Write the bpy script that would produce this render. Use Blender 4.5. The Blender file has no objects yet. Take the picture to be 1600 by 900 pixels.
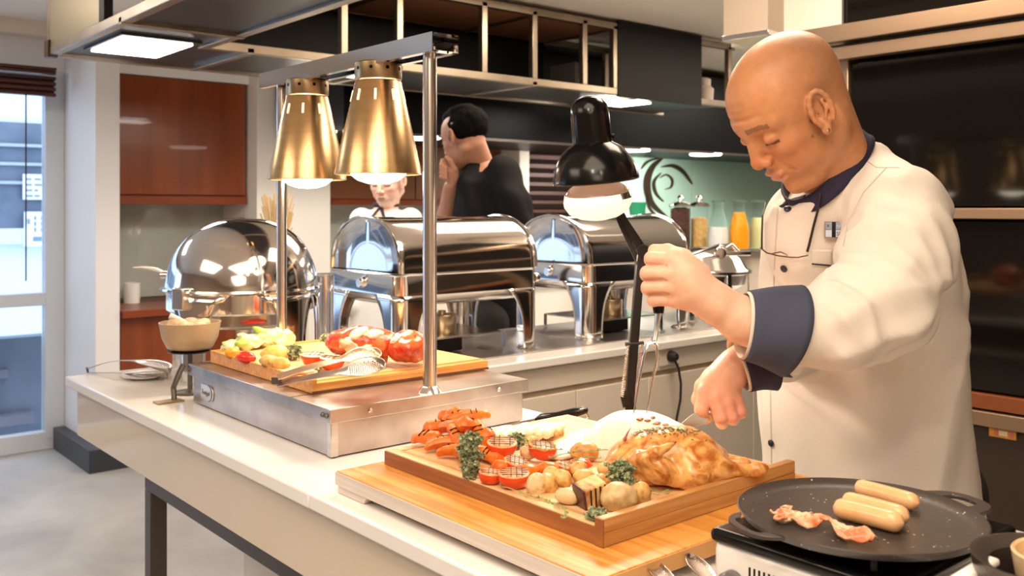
import bpy, bmesh, math, random
import numpy as np
from mathutils import Vector, Matrix, Euler, Quaternion
from mathutils.bvhtree import BVHTree
SC = bpy.context.scene
COL = SC.collection
PI = math.pi
# ---------------------------------------------------------------- camera frame (measured from the photograph's vanishing points)
FL = 1469.0; HZ = 325.0; HC = 1.34
FV = Vector((.6473, .7622, 0)).normalized(); RV = Vector((FV.y, -FV.x, 0)); UV = Vector((0, 0, 1))
def W(px, py, d):                      # photograph pixel + distance in front of the camera -> point in the room
    return Vector((0, 0, HC)) + FV*d + RV*((px-800)/FL*d) + UV*((HZ-py)/FL*d)
def G(px, py, z):                      # pixel + height -> point of that horizontal plane
    return W(px, py, (HC-z)*FL/(py-HZ))
def D(r, u, f): return RV*r + UV*u + FV*f
cam = bpy.data.objects.new('camera', bpy.data.cameras.new('camera')); COL.objects.link(cam); SC.camera = cam
cam.location = (0, 0, HC); cam.rotation_euler = (PI/2, 0, -math.atan2(FV.x, FV.y))
cam.data.sensor_width = 36; cam.data.lens = FL*36/1600; cam.data.shift_y = -125/1600; cam.data.clip_start = .05
cam.data.dof.use_dof = True; cam.data.dof.focus_distance = 1.5; cam.data.dof.aperture_fstop = 8
# ---------------------------------------------------------------- world, lamps, exposure
SC.view_settings.view_transform = 'Standard'; SC.view_settings.look = 'None'
SC.view_settings.exposure = 0.12; SC.view_settings.gamma = 1.0
w = bpy.data.worlds.new('world'); SC.world = w; w.use_nodes = True
bg = w.node_tree.nodes['Background']; bg.inputs[0].default_value = (.66, .82, 1.0, 1); bg.inputs[1].default_value = 2.7
def area(name, loc, sx, sy, power, col, rot=(0, 0, 0), spread=PI):
    l = bpy.data.lights.new(name, 'AREA'); l.shape = 'RECTANGLE'; l.size = sx; l.size_y = sy; l.energy = power; l.color = col; l.spread = spread
    o = bpy.data.objects.new(name, l); COL.objects.link(o); o.location = loc; o.rotation_euler = rot; return o
WARM = (1.0, .80, .60); WHITE = (1.0, .90, .78)
area('fill_lamp', (.2, .4, 2.33), 1.2, 1.2, 29, WARM)          # unseen fill lamps added below the ceiling to brighten the room
area('fill_lamp', (-1.2, 1.9, 2.33), 1.2, 1.2, 34, WARM)
area('fill_lamp', (-1.0, -1.2, 2.33), 1.2, 1.2, 34, WARM)
area('fill_lamp', (1.9, 1.35, 2.33), .7, .7, 26, WARM)
area('fill_lamp', (2.9, 2.75, 2.33), 1.0, .8, 30, WARM)
area('fill_lamp', (.1, 4.6, 2.33), .9, .6, 16, WHITE)
area('fill_lamp', (4.9, 2.4, 2.33), .9, .9, 34, WARM)
area('fill_lamp', (6.3, 3.2, 2.33), .9, .6, 44, WHITE)
def spot(name, loc, aim, power, col, ang, size=.03, blend=.5):
    l = bpy.data.lights.new(name, 'SPOT'); l.energy = power; l.color = col; l.spot_size = ang; l.spot_blend = blend; l.shadow_soft_size = size
    o = bpy.data.objects.new(name, l); COL.objects.link(o); o.location = loc
    o.rotation_euler = (Vector(aim)-Vector(loc)).to_track_quat('-Z', 'Y').to_euler(); return o
spot('fill_spot', (-.25, .15, 2.3), (1.35, .95, 1.1), 22, (1, .84, .68), 1.0, .06)   # unseen fill spots added on the diners' side for chef and board
spot('fill_spot', (.2, -.5, 2.3), (1.0, .8, .95), 10, (1, .84, .68), .9, .06)
# ---------------------------------------------------------------- materials
MATS = {}
def mat(name, col, rough=.5, metal=0., col2=None, ns=6., nd=4., stretch=(1, 1, 1), ramp=(.35, .65), bump=0., bs=60., bstretch=None,
        trans=0., ior=1.45, coat=0., emis=None, es=0., sss=0., attr=None, rvar=0., aniso=0., spec=None, wave=False, dist=0.):
    if name in MATS: return MATS[name]
    m = bpy.data.materials.new(name); m.use_nodes = True; nt = m.node_tree; N = nt.nodes; L = nt.links
    b = N['Principled BSDF']; S = b.inputs
    S['Base Color'].default_value = (*col, 1); S['Roughness'].default_value = rough; S['Metallic'].default_value = metal
    S['Transmission Weight'].default_value = trans; S['IOR'].default_value = ior; S['Coat Weight'].default_value = coat
    if spec is not None: S['Specular IOR Level'].default_value = spec
    if sss: S['Subsurface Weight'].default_value = sss; S['Subsurface Radius'].default_value = (.012, .005, .003); S['Subsurface Scale'].default_value = 1
    if aniso: S['Anisotropic'].default_value = aniso
    if emis: S['Emission Color'].default_value = (*emis, 1); S['Emission Strength'].default_value = es
    tc = N.new('ShaderNodeTexCoord')
    def mapped(sc, stv):
        mp = N.new('ShaderNodeMapping'); mp.inputs['Scale'].default_value = tuple(sc*s for s in stv); L.new(tc.outputs['Object'], mp.inputs[0]); return mp.outputs[0]
    if attr:
        a = N.new('ShaderNodeAttribute'); a.attribute_name = attr; base_out = a.outputs['Color']
    else: base_out = None
    if col2 is not None or rvar:
        if wave:
            n = N.new('ShaderNodeTexWave'); n.inputs['Scale'].default_value = 1; n.inputs['Distortion'].default_value = dist or 4; n.inputs['Detail'].default_value = nd; n.bands_direction = 'X'
            n.inputs['Detail Scale'].default_value = 1.5
            L.new(mapped(ns, stretch), n.inputs['Vector']); fac = n.outputs['Fac']
        else:
            n = N.new('ShaderNodeTexNoise'); n.inputs['Scale'].default_value = 1; n.inputs['Detail'].default_value = nd
            if dist: n.inputs['Distortion'].default_value = dist
            L.new(mapped(ns, stretch), n.inputs['Vector']); fac = n.outputs['Fac']
        if col2 is not None:
            r = N.new('ShaderNodeValToRGB'); e = r.color_ramp.elements; e[0].position, e[1].position = ramp
            e[0].color = (*col, 1); e[1].color = (*col2, 1); L.new(fac, r.inputs[0])
            if base_out is not None:
                mx = N.new('ShaderNodeMix'); mx.data_type = 'RGBA'; mx.blend_type = 'MULTIPLY'; mx.inputs[0].default_value = 1
                L.new(base_out, mx.inputs[6]); L.new(r.outputs[0], mx.inputs[7]); base_out = mx.outputs[2]
            else: base_out = r.outputs[0]
        if rvar:
            mr = N.new('ShaderNodeMapRange'); mr.inputs['To Min'].default_value = max(0, rough-rvar); mr.inputs['To Max'].default_value = rough+rvar
            L.new(fac, mr.inputs[0]); L.new(mr.outputs[0], S['Roughness'])
    if base_out is not None: L.new(base_out, S['Base Color'])
    if bump:
        n2 = N.new('ShaderNodeTexNoise'); n2.inputs['Scale'].default_value = 1; n2.inputs['Detail'].default_value = 3
        L.new(mapped(bs, bstretch or (1, 1, 1)), n2.inputs['Vector'])
        bp = N.new('ShaderNodeBump'); bp.inputs['Strength'].default_value = bump; bp.inputs['Distance'].default_value = .01
        L.new(n2.outputs['Fac'], bp.inputs['Height']); L.new(bp.outputs[0], S['Normal'])
    MATS[name] = m; return m
chrome = mat('chrome', (.80, .78, .76), .10, 1, bump=.012, bs=9)
chrome2 = mat('satin chrome', (.72, .69, .66), .22, 1, bump=.01, bs=20)
steel = mat('brushed steel', (.62, .58, .55), .32, 1, col2=(.72, .69, .66), ns=8, stretch=(1, 1, 12), rvar=.08, bump=.02, bs=120, bstretch=(1, 1, .1))
boxsteel = mat('scuffed steel', (.40, .34, .31), .34, 1, col2=(.58, .52, .48), ns=10, nd=8, rvar=.14, bump=.03, bs=14)
framesteel = mat('frame steel', (.36, .30, .23), .36, 1, col2=(.46, .39, .31), ns=5)
darksteel = mat('dark steel', (.16, .14, .12), .4, .8)
brass = mat('spun brass', (.56, .36, .17), .27, 1, col2=(.63, .43, .22), ns=60, stretch=(.03, .03, 1), bump=.01, bs=300, bstretch=(.02, .02, 1))
brass_d = mat('brass collar', (.52, .38, .22), .3, 1)
enamel = mat('glowing white enamel', (.9, .86, .8), .35, emis=(1, .8, .55), es=.25)  # faint emission stands in for bulb light on the shade linings
whitegloss = mat('white stone', (.86, .84, .81), .16, col2=(.82, .80, .77), ns=3, coat=.1)
apron = mat('glossy cream panel', (.70, .60, .47), .10, coat=.5)
creampanel = mat('cream laminate', (.74, .67, .58), .4)
cream = mat('cream paint', (.80, .74, .66), .6, col2=(.77, .71, .63), ns=2)
white = mat('white paint', (.80, .80, .82), .6)
black = mat('black laminate', (.006, .006, .007), .4, spec=.15)
blackpl = mat('black gloss plastic', (.005, .005, .005), .18, spec=.35)
blackmat = mat('black matte metal', (.010, .008, .007), .42, bump=.05, bs=200, spec=.25)
rubber = mat('black rubber', (.015, .015, .016), .6)
oven = mat('dark oven glass', (.006, .005, .004), .06, spec=.35)
redwood = mat('red veneer', (.27, .065, .018), .28, col2=(.20, .043, .012), ns=3, nd=6, stretch=(4, 4, .35), coat=.25)
redwood_e = mat('red veneer edge', (.22, .045, .014), .3)
bluetint = None
def wood(name, a, b, ax, rough=.42, ns=3):
    st = [20, 20, 20]; st[ax] = .9
    return mat(name, a, rough, col2=b, ns=ns*1.6, nd=8, stretch=tuple(st), ramp=(.36, .64), bump=.06, bs=40, bstretch=tuple(st), dist=.6)
platwood = wood('amber board wood', (.52, .19, .028), (.72, .34, .075), 1, .38)
boardwood = wood('pale board wood', (.62, .36, .15), (.78, .52, .27), 1, .45)
bamboo = wood('bamboo rail', (.44, .20, .055), (.60, .32, .11), 0, .4)
sidewood = wood('dark board edge', (.26, .09, .028), (.36, .14, .045), 1, .5)
traywood = wood('orange tray wood', (.66, .27, .06), (.80, .42, .13), 0, .4)
greywood = wood('whitewashed edge', (.62, .54, .48), (.72, .66, .60), 1, .6)
jacketm = mat('white cotton twill', (.80, .73, .66), .9, bump=.10, bs=420, col2=(.77, .70, .63), ns=4, spec=.2)
navy = mat('navy cloth', (.022, .018, .045), .8, bump=.12, bs=400)
navyc = mat('slate navy cuff', (.055, .065, .11), .8, bump=.12, bs=400)
glass = mat('clear glass', (1, 1, 1), .02, trans=1, ior=1.45)
thinglass = mat('window glass', (.95, .97, 1), .0, trans=1, ior=1.02)
led = mat('lit diffuser', (1, 1, 1), .5, emis=(1, .93, .84), es=14)
ledsm = mat('lit downlight', (1, 1, 1), .5, emis=(1, .9, .76), es=9)
bulbm = mat('lit bulb face', (1, .9, .8), .3, emis=(1, .86, .66), es=16)
concrete = mat('polished concrete', (.25, .24, .23), .5, col2=(.45, .435, .42), ns=1.6, nd=9, ramp=(.3, .7), bump=.02, bs=20, dist=.5, rvar=.1)
mint = mat('mint back-painted glass', (.50, .78, .69), .12, coat=.3)
splash = mat('grey green splashback', (.42, .45, .40), .08, coat=.3)
# ---------------------------------------------------------------- mesh building
WL = {}
def tag(o, label=None, cat=None, group=None, kind=None):
    if label: o['label'] = label
    if cat: o['category'] = cat
    if group: o['group'] = group
    if kind: o['kind'] = kind
    return o
def thing(name, label, cat, loc, group=None):
    o = bpy.data.objects.new(name, None); COL.objects.link(o); o.empty_display_size = .05
    o.location = loc; WL[o.name] = Vector(loc); tag(o, label, cat, group); return o
def link_mesh(name, me, m, parent, base=None):
    o = bpy.data.objects.new(name, me); COL.objects.link(o)
    for x in (m if isinstance(m, (list, tuple)) else [m]): me.materials.append(x)
    n = len(me.vertices); co = np.empty(n*3, dtype=np.float32); me.vertices.foreach_get('co', co); co = co.reshape(-1, 3)
    if parent is not None:
        off = WL[parent.name]; o.parent = parent; WL[o.name] = off
    else:
        off = base if base is not None else Vector(((co[:, 0].min()+co[:, 0].max())/2, (co[:, 1].min()+co[:, 1].max())/2, co[:, 2].min()))
        o.location = off; WL[o.name] = Vector(off)
    co = co - np.array(off, dtype=np.float32); me.vertices.foreach_set('co', co.ravel()); me.update()
    return o
class MB:
    def __init__(s): s.v = []; s.f = []; s.mi = []; s.cur = 0
    def add(s, vs, fs):
        n = len(s.v); s.v += [tuple(v) for v in vs]; s.f += [tuple(n+i for i in f) for f in fs]; s.mi += [s.cur]*len(fs); return s
    def box(s, lo, hi, Rm=None, c=None):
        x0, y0, z0 = lo; x1, y1, z1 = hi
        vs = [Vector(p) for p in ((x0, y0, z0), (x1, y0, z0), (x1, y1, z0), (x0, y1, z0), (x0, y0, z1), (x1, y0, z1), (x1, y1, z1), (x0, y1, z1))]
        if Rm is not None: vs = [Rm @ v + (c or Vector()) for v in vs]
        return s.add(vs, [(0, 3, 2, 1), (4, 5, 6, 7), (0, 1, 5, 4), (1, 2, 6, 5), (2, 3, 7, 6), (3, 0, 4, 7)])
    def bar(s, a, b, w, h=None, up=Vector((0, 0, 1))):
        a = Vector(a); b = Vector(b); h = h or w; t = (b-a).normalized(); u = Vector(up)
        if abs(t.dot(u)) > .95: u = Vector((1, 0, 0))
        x = t.cross(u).normalized(); y = x.cross(t).normalized(); vs = []
        for p in (a, b):
            for sx, sy in ((-1, -1), (1, -1), (1, 1), (-1, 1)): vs.append(p+x*sx*w/2+y*sy*h/2)
        return s.add(vs, [(3, 2, 1, 0), (4, 5, 6, 7), (0, 1, 5, 4), (1, 2, 6, 5), (2, 3, 7, 6), (3, 0, 4, 7)])
    def tube(s, pts, r, n=10, cap=True, closed=False, flat=None):
        pts = [Vector(p) for p in pts]; k = len(pts); rs = r if isinstance(r, (list, tuple)) else [r]*k
        vs = []; prev = None
        for i, p in enumerate(pts):
            if closed: t = (pts[(i+1) % k]-pts[i-1]).normalized()
            else: t = (pts[min(i+1, k-1)]-pts[max(i-1, 0)]).normalized()
            if prev is None:
                u = Vector((0, 0, 1)) if abs(t.z) < .9 else Vector((1, 0, 0)); x = t.cross(u).normalized()
            else: x = (prev - t*prev.dot(t)).normalized()
            prev = x; y = t.cross(x)
            for j in range(n):
                a = 2*PI*j/n; vs.append(p+x*math.cos(a)*rs[i]+y*math.sin(a)*rs[i]*(flat or 1))
        fs = []; m = k if closed else k-1
        for i in range(m):
            for j in range(n):
                a = i*n+j; b = i*n+(j+1) % n; c = ((i+1) % k)*n; fs.append((a, b, c+(j+1) % n, c+j))
        if cap and not closed: fs += [tuple(range(n))[::-1], tuple((k-1)*n+j for j in range(n))]
        return s.add(vs, fs)
    def lathe(s, prof, c=(0, 0, 0), axis=(0, 0, 1), n=40, a0=0, a1=2*PI, capends=False, sy=1.0):
        c = Vector(c); z = Vector(axis).normalized(); x = z.orthogonal().normalized() if abs(z.z) < .999 else Vector((1, 0, 0)); y = z.cross(x)
        full = abs(a1-a0-2*PI) < 1e-6; m = n if full else n+1; vs = []; fs = []
        for r, h in prof:
            for j in range(m):
                a = a0+(a1-a0)*j/n; vs.append(c+x*math.cos(a)*r+y*math.sin(a)*r*sy+z*h)
        for i in range(len(prof)-1):
            for j in range(n):
                j2 = (j+1) % m; fs.append((i*m+j, i*m+j2, (i+1)*m+j2, (i+1)*m+j))
        return s.add(vs, fs)
    def grid(s, rows, close=False):
        n = len(rows[0]); vs = [p for r in rows for p in r]; fs = []
        for i in range(len(rows)-1):
            for j in range(n if close else n-1): fs.append((i*n+j, i*n+(j+1) % n, (i+1)*n+(j+1) % n, (i+1)*n+j))
        return s.add(vs, fs)
    def poly_extrude(s, pts, vec):
        n = len(pts); pts = [Vector(p) for p in pts]; vec = Vector(vec)
        return s.add(pts+[p+vec for p in pts], [tuple(range(n))[::-1], tuple(range(n, 2*n))]+[(i, (i+1) % n, n+(i+1) % n, n+i) for i in range(n)])
    def build(s, name, m, parent=None, smooth=40, bev=0, solid=0, base=None, sub=0, bseg=2):
        me = bpy.data.meshes.new(name); me.from_pydata(s.v, [], s.f)
        bm = bmesh.new(); bm.from_mesh(me); bmesh.ops.remove_doubles(bm, verts=bm.verts, dist=1e-6)
        bmesh.ops.recalc_face_normals(bm, faces=bm.faces); bm.to_mesh(me); bm.free()
        if isinstance(m, (list, tuple)) and len(me.polygons) == len(s.mi): me.polygons.foreach_set('material_index', s.mi)
        if smooth:
            me.polygons.foreach_set('use_smooth', [True]*len(me.polygons)); me.set_sharp_from_angle(angle=math.radians(smooth))
        o = link_mesh(name, me, m, parent, base)
        if solid: md = o.modifiers.new('solid', 'SOLIDIFY'); md.thickness = solid; md.offset = 0
        if bev: md = o.modifiers.new('bevel', 'BEVEL'); md.width = bev; md.segments = bseg; md.limit_method = 'ANGLE'; md.harden_normals = False
        if sub: md = o.modifiers.new('sub', 'SUBSURF'); md.levels = sub; md.render_levels = sub
        return o
def bx(name, m, lo, hi, parent=None, bev=0, **k): return MB().box(lo, hi).build(name, m, parent, bev=bev, **k)
def dup(o, loc=None, rot=None, label=None, parent=None, sc=None, first=True):
    c = o.copy(); COL.objects.link(c); WL[c.name] = Vector(loc) if loc is not None else WL.get(o.name, Vector())
    if parent: c.parent = parent
    if loc is not None: c.location = loc
    if rot is not None: c.rotation_euler = rot
    if sc is not None: c.scale = sc if hasattr(sc, '__len__') else (sc, sc, sc)
    if label: c['label'] = label
    for ch in [x for x in COL.objects if x.parent == o]: dup(ch, parent=c)
    return c
# ---------------------------------------------------------------- noise and implicit surfaces
def vnoise(p, scale, seed=0):
    q = np.asarray(p, dtype=np.float64)*scale+seed*17.3; i = np.floor(q); f = q-i; f = f*f*(3-2*f); out = 0
    for dx in (0, 1):
        for dy in (0, 1):
            for dz in (0, 1):
                h = np.sin((i[..., 0]+dx)*127.1+(i[..., 1]+dy)*311.7+(i[..., 2]+dz)*74.7)*43758.5453; h = h-np.floor(h)
                out = out+h*(f[..., 0] if dx else 1-f[..., 0])*(f[..., 1] if dy else 1-f[..., 1])*(f[..., 2] if dz else 1-f[..., 2])
    return out*2-1
def fbm(p, s, seed=0, o=3): return sum(vnoise(p, s*2**k, seed+k)/2**k for k in range(o))
class Field:
    def __init__(s, lo, hi, h):
        s.lo = np.array(lo, float); s.h = h; s.n = np.ceil((np.array(hi, float)-s.lo)/h).astype(int)+1
        s.v = np.full(s.n, .5, dtype=np.float32); s.ax = [(s.lo[i]+np.arange(s.n[i])*h).astype(np.float32) for i in range(3)]
    def blank(s):
        o = Field.__new__(Field); o.lo = s.lo; o.h = s.h; o.n = s.n; o.ax = s.ax; o.v = np.full(s.n, .5, dtype=np.float32); return o
    def _r(s, lo, hi):
        a = np.clip(np.floor((np.array(lo)-s.lo)/s.h).astype(int), 0, s.n); b = np.clip(np.ceil((np.array(hi)-s.lo)/s.h).astype(int)+1, 0, s.n)
        if (b <= a).any(): return None, None
        sl = tuple(slice(a[i], b[i]) for i in range(3))
        return sl, (s.ax[0][sl[0]][:, None, None], s.ax[1][sl[1]][None, :, None], s.ax[2][sl[2]][None, None, :])
    def _m(s, sl, d, k, op):
        v = s.v[sl]
        if op == 'u':
            if k > 0: h = np.clip(.5+.5*(v-d)/k, 0, 1); r = v*(1-h)+d*h-k*h*(1-h)
            else: r = np.minimum(v, d)
        else:
            d = -d
            if k > 0: h = np.clip(.5-.5*(v-d)/k, 0, 1); r = v*(1-h)+d*h+k*h*(1-h)
            else: r = np.maximum(v, d)
        s.v[sl] = r
    def cap(s, a, b, ra, rb=None, k=.01, op='u'):
        a = np.array(a, float); b = np.array(b, float); rb = ra if rb is None else rb; m = max(ra, rb)+k+2*s.h
        sl, P = s._r(np.minimum(a, b)-m, np.maximum(a, b)+m)
        if sl is None: return s
        ab = b-a; L2 = (ab@ab) or 1e-12; t = np.clip(((P[0]-a[0])*ab[0]+(P[1]-a[1])*ab[1]+(P[2]-a[2])*ab[2])/L2, 0, 1)
        d = np.sqrt((P[0]-a[0]-t*ab[0])**2+(P[1]-a[1]-t*ab[1])**2+(P[2]-a[2]-t*ab[2])**2)-(ra+(rb-ra)*t)
        s._m(sl, d.astype(np.float32), k, op); return s
    def ell(s, c, r, R=None, k=.01, op='u'):
        c = np.array(c, float); r = np.array(r, float); R = np.eye(3) if R is None else np.array(R, float)
        e = np.sqrt(((R*r)**2).sum(1))+k+2*s.h; sl, P = s._r(c-e, c+e)
        if sl is None: return s
        q = [(P[0]-c[0])*R[0, i]+(P[1]-c[1])*R[1, i]+(P[2]-c[2])*R[2, i] for i in range(3)]
        k0 = np.sqrt(sum((q[i]/r[i])**2 for i in range(3))); k1 = np.sqrt(sum((q[i]/r[i]**2)**2 for i in range(3)))+1e-9
        s._m(sl, (k0*(k0-1)/k1).astype(np.float32), k, op); return s
    def chain(s, pts, rs, k=.006, op='u'):
        for i in range(len(pts)-1): s.cap(pts[i], pts[i+1], rs[i], rs[i+1], k, op)
        return s
    def column(s, X, Y, zs, cs, a, b, k=.02):      # stack of ellipses: X,Y axes of the ellipse, centre/radii by height
        zs = np.array(zs, float); cs = np.array([tuple(c) for c in cs], float); o = np.argsort(zs); zs = zs[o]; cs = cs[o]; a = np.array(a, float)[o]; b = np.array(b, float)[o]
        e = max(a.max(), b.max())+k; lo = [cs[:, 0].min()-e, cs[:, 1].min()-e, zs[0]-k]; hi = [cs[:, 0].max()+e, cs[:, 1].max()+e, zs[-1]+k+.02]
        sl, P = s._r(lo, hi); z = P[2].ravel(); cx = np.interp(z, zs, cs[:, 0]); cy = np.interp(z, zs, cs[:, 1]); A = np.interp(z, zs, a); B = np.interp(z, zs, b)
        dx = P[0]-cx[None, None, :]; dy = P[1]-cy[None, None, :]
        u = (dx*X[0]+dy*X[1])/A; v = (dx*Y[0]+dy*Y[1])/B; r = np.sqrt(u*u+v*v); d = (r-1)*np.minimum(A, B)
        d = np.maximum(d, np.maximum(P[2]-zs[-1], zs[0]-P[2])); s._m(sl, d.astype(np.float32), k, 'u'); return s
    def noise(s, scale, amp, seed=0):
        idx = np.argwhere(np.abs(s.v) < amp*2+2*s.h); P = s.lo+idx*s.h
        s.v[tuple(idx.T)] += (amp*vnoise(P, scale, seed)).astype(np.float32); return s
    def net(s):
        v = s.v; n = s.n; neg = v < 0
        c = sum(neg[dx:n[0]-1+dx, dy:n[1]-1+dy, dz:n[2]-1+dz].astype(np.int8) for dx in (0, 1) for dy in (0, 1) for dz in (0, 1))
        cells = np.argwhere((c > 0) & (c < 8)); idm = np.full(n, -1, dtype=np.int64); idm[tuple(cells.T)] = np.arange(len(cells))
        acc = np.zeros((len(cells), 3)); cnt = np.zeros(len(cells))
        for ax in range(3):
            for p in (0, 1):
                for q in (0, 1):
                    o = np.zeros(3, int); oth = [i for i in range(3) if i != ax]; o[oth[0]] = p; o[oth[1]] = q; e = np.zeros(3, int); e[ax] = 1
                    A = v[tuple((cells+o).T)]; B = v[tuple((cells+o+e).T)]; m = (A < 0) != (B < 0); t = np.where(m, A/np.where(A == B, 1, A-B), 0)
                    acc += m[:, None]*(o+e*t[:, None]); cnt += m
        V = s.lo+(cells+acc/cnt[:, None])*s.h; F = []
        for ax in range(3):
            e = np.zeros(3, int); e[ax] = 1; o1, o2 = [(1, 2), (2, 0), (0, 1)][ax]
            sl0 = [slice(0, None)]*3; sl1 = [slice(0, None)]*3; sl0[ax] = slice(0, -1); sl1[ax] = slice(1, None)
            m = neg[tuple(sl0)] != neg[tuple(sl1)]; E = np.argwhere(m); E = E[(E[:, o1] > 0) & (E[:, o2] > 0)]
            d1 = np.zeros(3, int); d1[o1] = 1; d2 = np.zeros(3, int); d2[o2] = 1
            q = np.stack([idm[tuple((E-d1-d2).T)], idm[tuple((E-d2).T)], idm[tuple(E.T)], idm[tuple((E-d1).T)]], 1)
            fl = ~neg[tuple(E.T)]; q[fl] = q[fl][:, ::-1]; q = q[(q >= 0).all(1)]; F.append(q)
        return V, np.concatenate(F)
def smoothv(V, F, it=1, f=.5):
    n = len(V)
    for _ in range(it):
        acc = np.zeros((n, 3)); cnt = np.zeros(n)
        for i in range(4):
            a = F[:, i]; b = F[:, (i+1) % 4]
            for ax in range(3): acc[:, ax] += np.bincount(a, V[b, ax], n)+np.bincount(b, V[a, ax], n)
            cnt += np.bincount(a, minlength=n)+np.bincount(b, minlength=n)
        V = V+(acc/np.maximum(cnt, 1)[:, None]-V)*f
    return V
def vnormals(V, F):
    a = V[F[:, 2]]-V[F[:, 0]]; b = V[F[:, 3]]-V[F[:, 1]]; fn = np.cross(a, b); N = np.zeros_like(V)
    for i in range(4):
        for ax in range(3): N[:, ax] += np.bincount(F[:, i], fn[:, ax], len(V))
    return N/(np.linalg.norm(N, axis=1)[:, None]+1e-12)
def nmesh(name, V, F, m, parent=None, colors=None, base=None):
    V = np.asarray(V, dtype=np.float32); me = bpy.data.meshes.new(name); me.vertices.add(len(V)); me.vertices.foreach_set('co', V.ravel())
    me.loops.add(F.size); me.loops.foreach_set('vertex_index', F.ravel().astype(np.int32)); k = F.shape[1]
    me.polygons.add(len(F)); me.polygons.foreach_set('loop_start', np.arange(0, F.size, k, dtype=np.int32))
    me.update(calc_edges=True); me.polygons.foreach_set('use_smooth', np.ones(len(F), dtype=bool))
    if colors is not None:
        ca = me.color_attributes.new('Col', 'FLOAT_COLOR', 'POINT'); c4 = np.ones((len(V), 4), dtype=np.float32); c4[:, :3] = colors; ca.data.foreach_set('color', c4.ravel())
    return link_mesh(name, me, m, parent, base)
def M3(cols): return np.array([[c[i] for c in cols] for i in range(3)], float)
# ================================================================ SETTING
YB = 5.66; ZC = 2.36
S = lambda n, m, lo, hi, **k: tag(bx(n, m, lo, hi, **k), kind='structure')
S('floor', concrete, (-3.2, -2.6, -.06), (9.5, YB+.1, 0))
MB().bar((-1.4, 4.35, .001), (1.5, 2.2, .001), .006, .003).build('floor_joint', mat('joint filler', (.14, .13, .12), .8), None); tag(bpy.data.objects['floor_joint'], kind='structure')
o = bpy.data.objects['floor_joint']; o.name = 'trim_1'; o.data.name = 'trim_1'
S('ceiling', mat('ceiling paint', (.92, .86, .78), .7), (-3.2, -2.6, ZC), (9.5, YB+.1, ZC+.08))
# window wall with one tall window (X .15..1.43 at the photographed side)
S('wall_back', cream, (1.52, YB, 0), (9.5, YB+.12, ZC))
S('wall_window', white, (-3.2, YB, 2.10), (1.52, YB+.12, ZC))
S('wall_left', mat('brown side wall', (.34, .25, .19), .6), (-3.3, -2.7, 0), (-3.2, YB+.1, ZC))
S('wall_front', mat('tan rear wall', (.78, .66, .52), .6, col2=(.62, .50, .38), ns=.8), (-3.3, -2.7, 0), (9.5, -2.6, ZC))
S('wall_right', cream, (9.4, -2.6, 0), (9.5, YB, ZC))
S('trim_2', mat('cornice paint', (.82, .72, .60), .6), (-3.2, YB-.10, 2.28), (1.5, YB, ZC))
# column fin beside the window + black plinth
S('trim_3', mat('fin paint', (.76, .75, .76), .6), (1.50, 5.08, .12), (1.62, YB, ZC))
S('baseboard_column', mat('black plinth', (.03, .035, .045), .4), (1.44, 4.98, 0), (1.75, YB-.02, .12), bev=.004)
alum = mat('window aluminium', (.62, .66, .72), .4, .2)
wf = MB()
for x0, x1 in ((-3.2, -3.12), (-1.35, -1.28), (.02, .09), (1.40, 1.50)): wf.box((x0, YB-.02, .06), (x1, YB+.06, 2.10))
for z0, z1 in ((0, .10), (.80, .87), (2.06, 2.10)): wf.box((-3.2, YB-.015, z0), (1.50, YB+.05, z1))
win = wf.build('window_1', alum, bev=.004); tag(win, kind='structure')
for x0, x1 in ((-3.12, -1.35), (-1.28, .02), (.09, 1.40)):
    for z0, z1 in ((.10, .80), (.87, 2.06)):
        bx('window_pane', thinglass, (x0, YB+.02, z0), (x1, YB+.026, z1), win)
# rolled slatted blind under the window head
bl = thing('wooden_blind', 'dark brown slatted wooden blind raised at the top of the window', 'blind', (.9, 5.52, 1.94))
darkbrown = mat('dark stained slats', (.075, .022, .014), .4)
for i in range(5):
    MB().box((-1.2, 5.50, 1.945+i*.03), (1.42, 5.54, 1.962+i*.03)).build('slat', darkbrown if i != 3 else mat('dark slat', (.03, .014, .012), .5), bl, bev=.002)
MB().box((-1.2, 5.535, 1.95), (1.42, 5.545, 2.05)).build('backing_board', darkbrown, bl)  # dark board added behind the slats to block the bright gaps
MB().box((-1.2, 5.49, 2.085), (1.42, 5.55, 2.10)).build('head_rail', darkbrown, bl)
for x in (.45, 1.0): MB().box((x, 5.484, 1.945), (x+.045, 5.492, 2.09)).build('ladder_tape', mat('tape', (.16, .05, .02), .7), bl)
MB().tube([(1.27, 5.5, 1.95), (1.27, 5.5, .95)], .004, 6).build('pull_cord', rubber, bl)
# street outside
S('trim_4', mat('pale pavement', (.72, .78, .86), .7), (-14, YB+.12, -.3), (14, 16, -.2))
ext = mat('shopfront shade', (.10, .13, .18), .5, col2=(.17, .20, .27), ns=2)
extl = mat('pale shopfront', (.74, .80, .88), .6)
bf = thing('shop_front', 'pale blue building front across the street seen through the window', 'building', (1.5, 12.0, -.2))
bx('wall', extl, (-8, 12.3, -.2), (9, 12.5, 5.5), bf)
bx('dark_opening', ext, (-6, 12.22, 1.1), (3.25, 12.3, 2.35), bf)
bx('canopy', extl, (-6, 11.9, 2.28), (1.6, 12.25, 2.40), bf, bev=.01)
bx('ledge', mat('pale ledge', (.66, .72, .80), .6), (-6, 12.15, .92), (3.3, 12.3, 1.10), bf)
for zz in (1.62, 1.84, 2.06): bx('rail', mat('grey pipe', (.40, .46, .56), .4), (-6, 12.16, zz), (3.25, 12.2, zz+.035), bf)
MB().tube([W(72, 205, 11.9)+Vector((0, 0, .0)), W(80, 215, 11.9), W(78, 232, 11.9), W(68, 243, 11.9)], .03, 8).build('bent_pipe', extl, bf)
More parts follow.
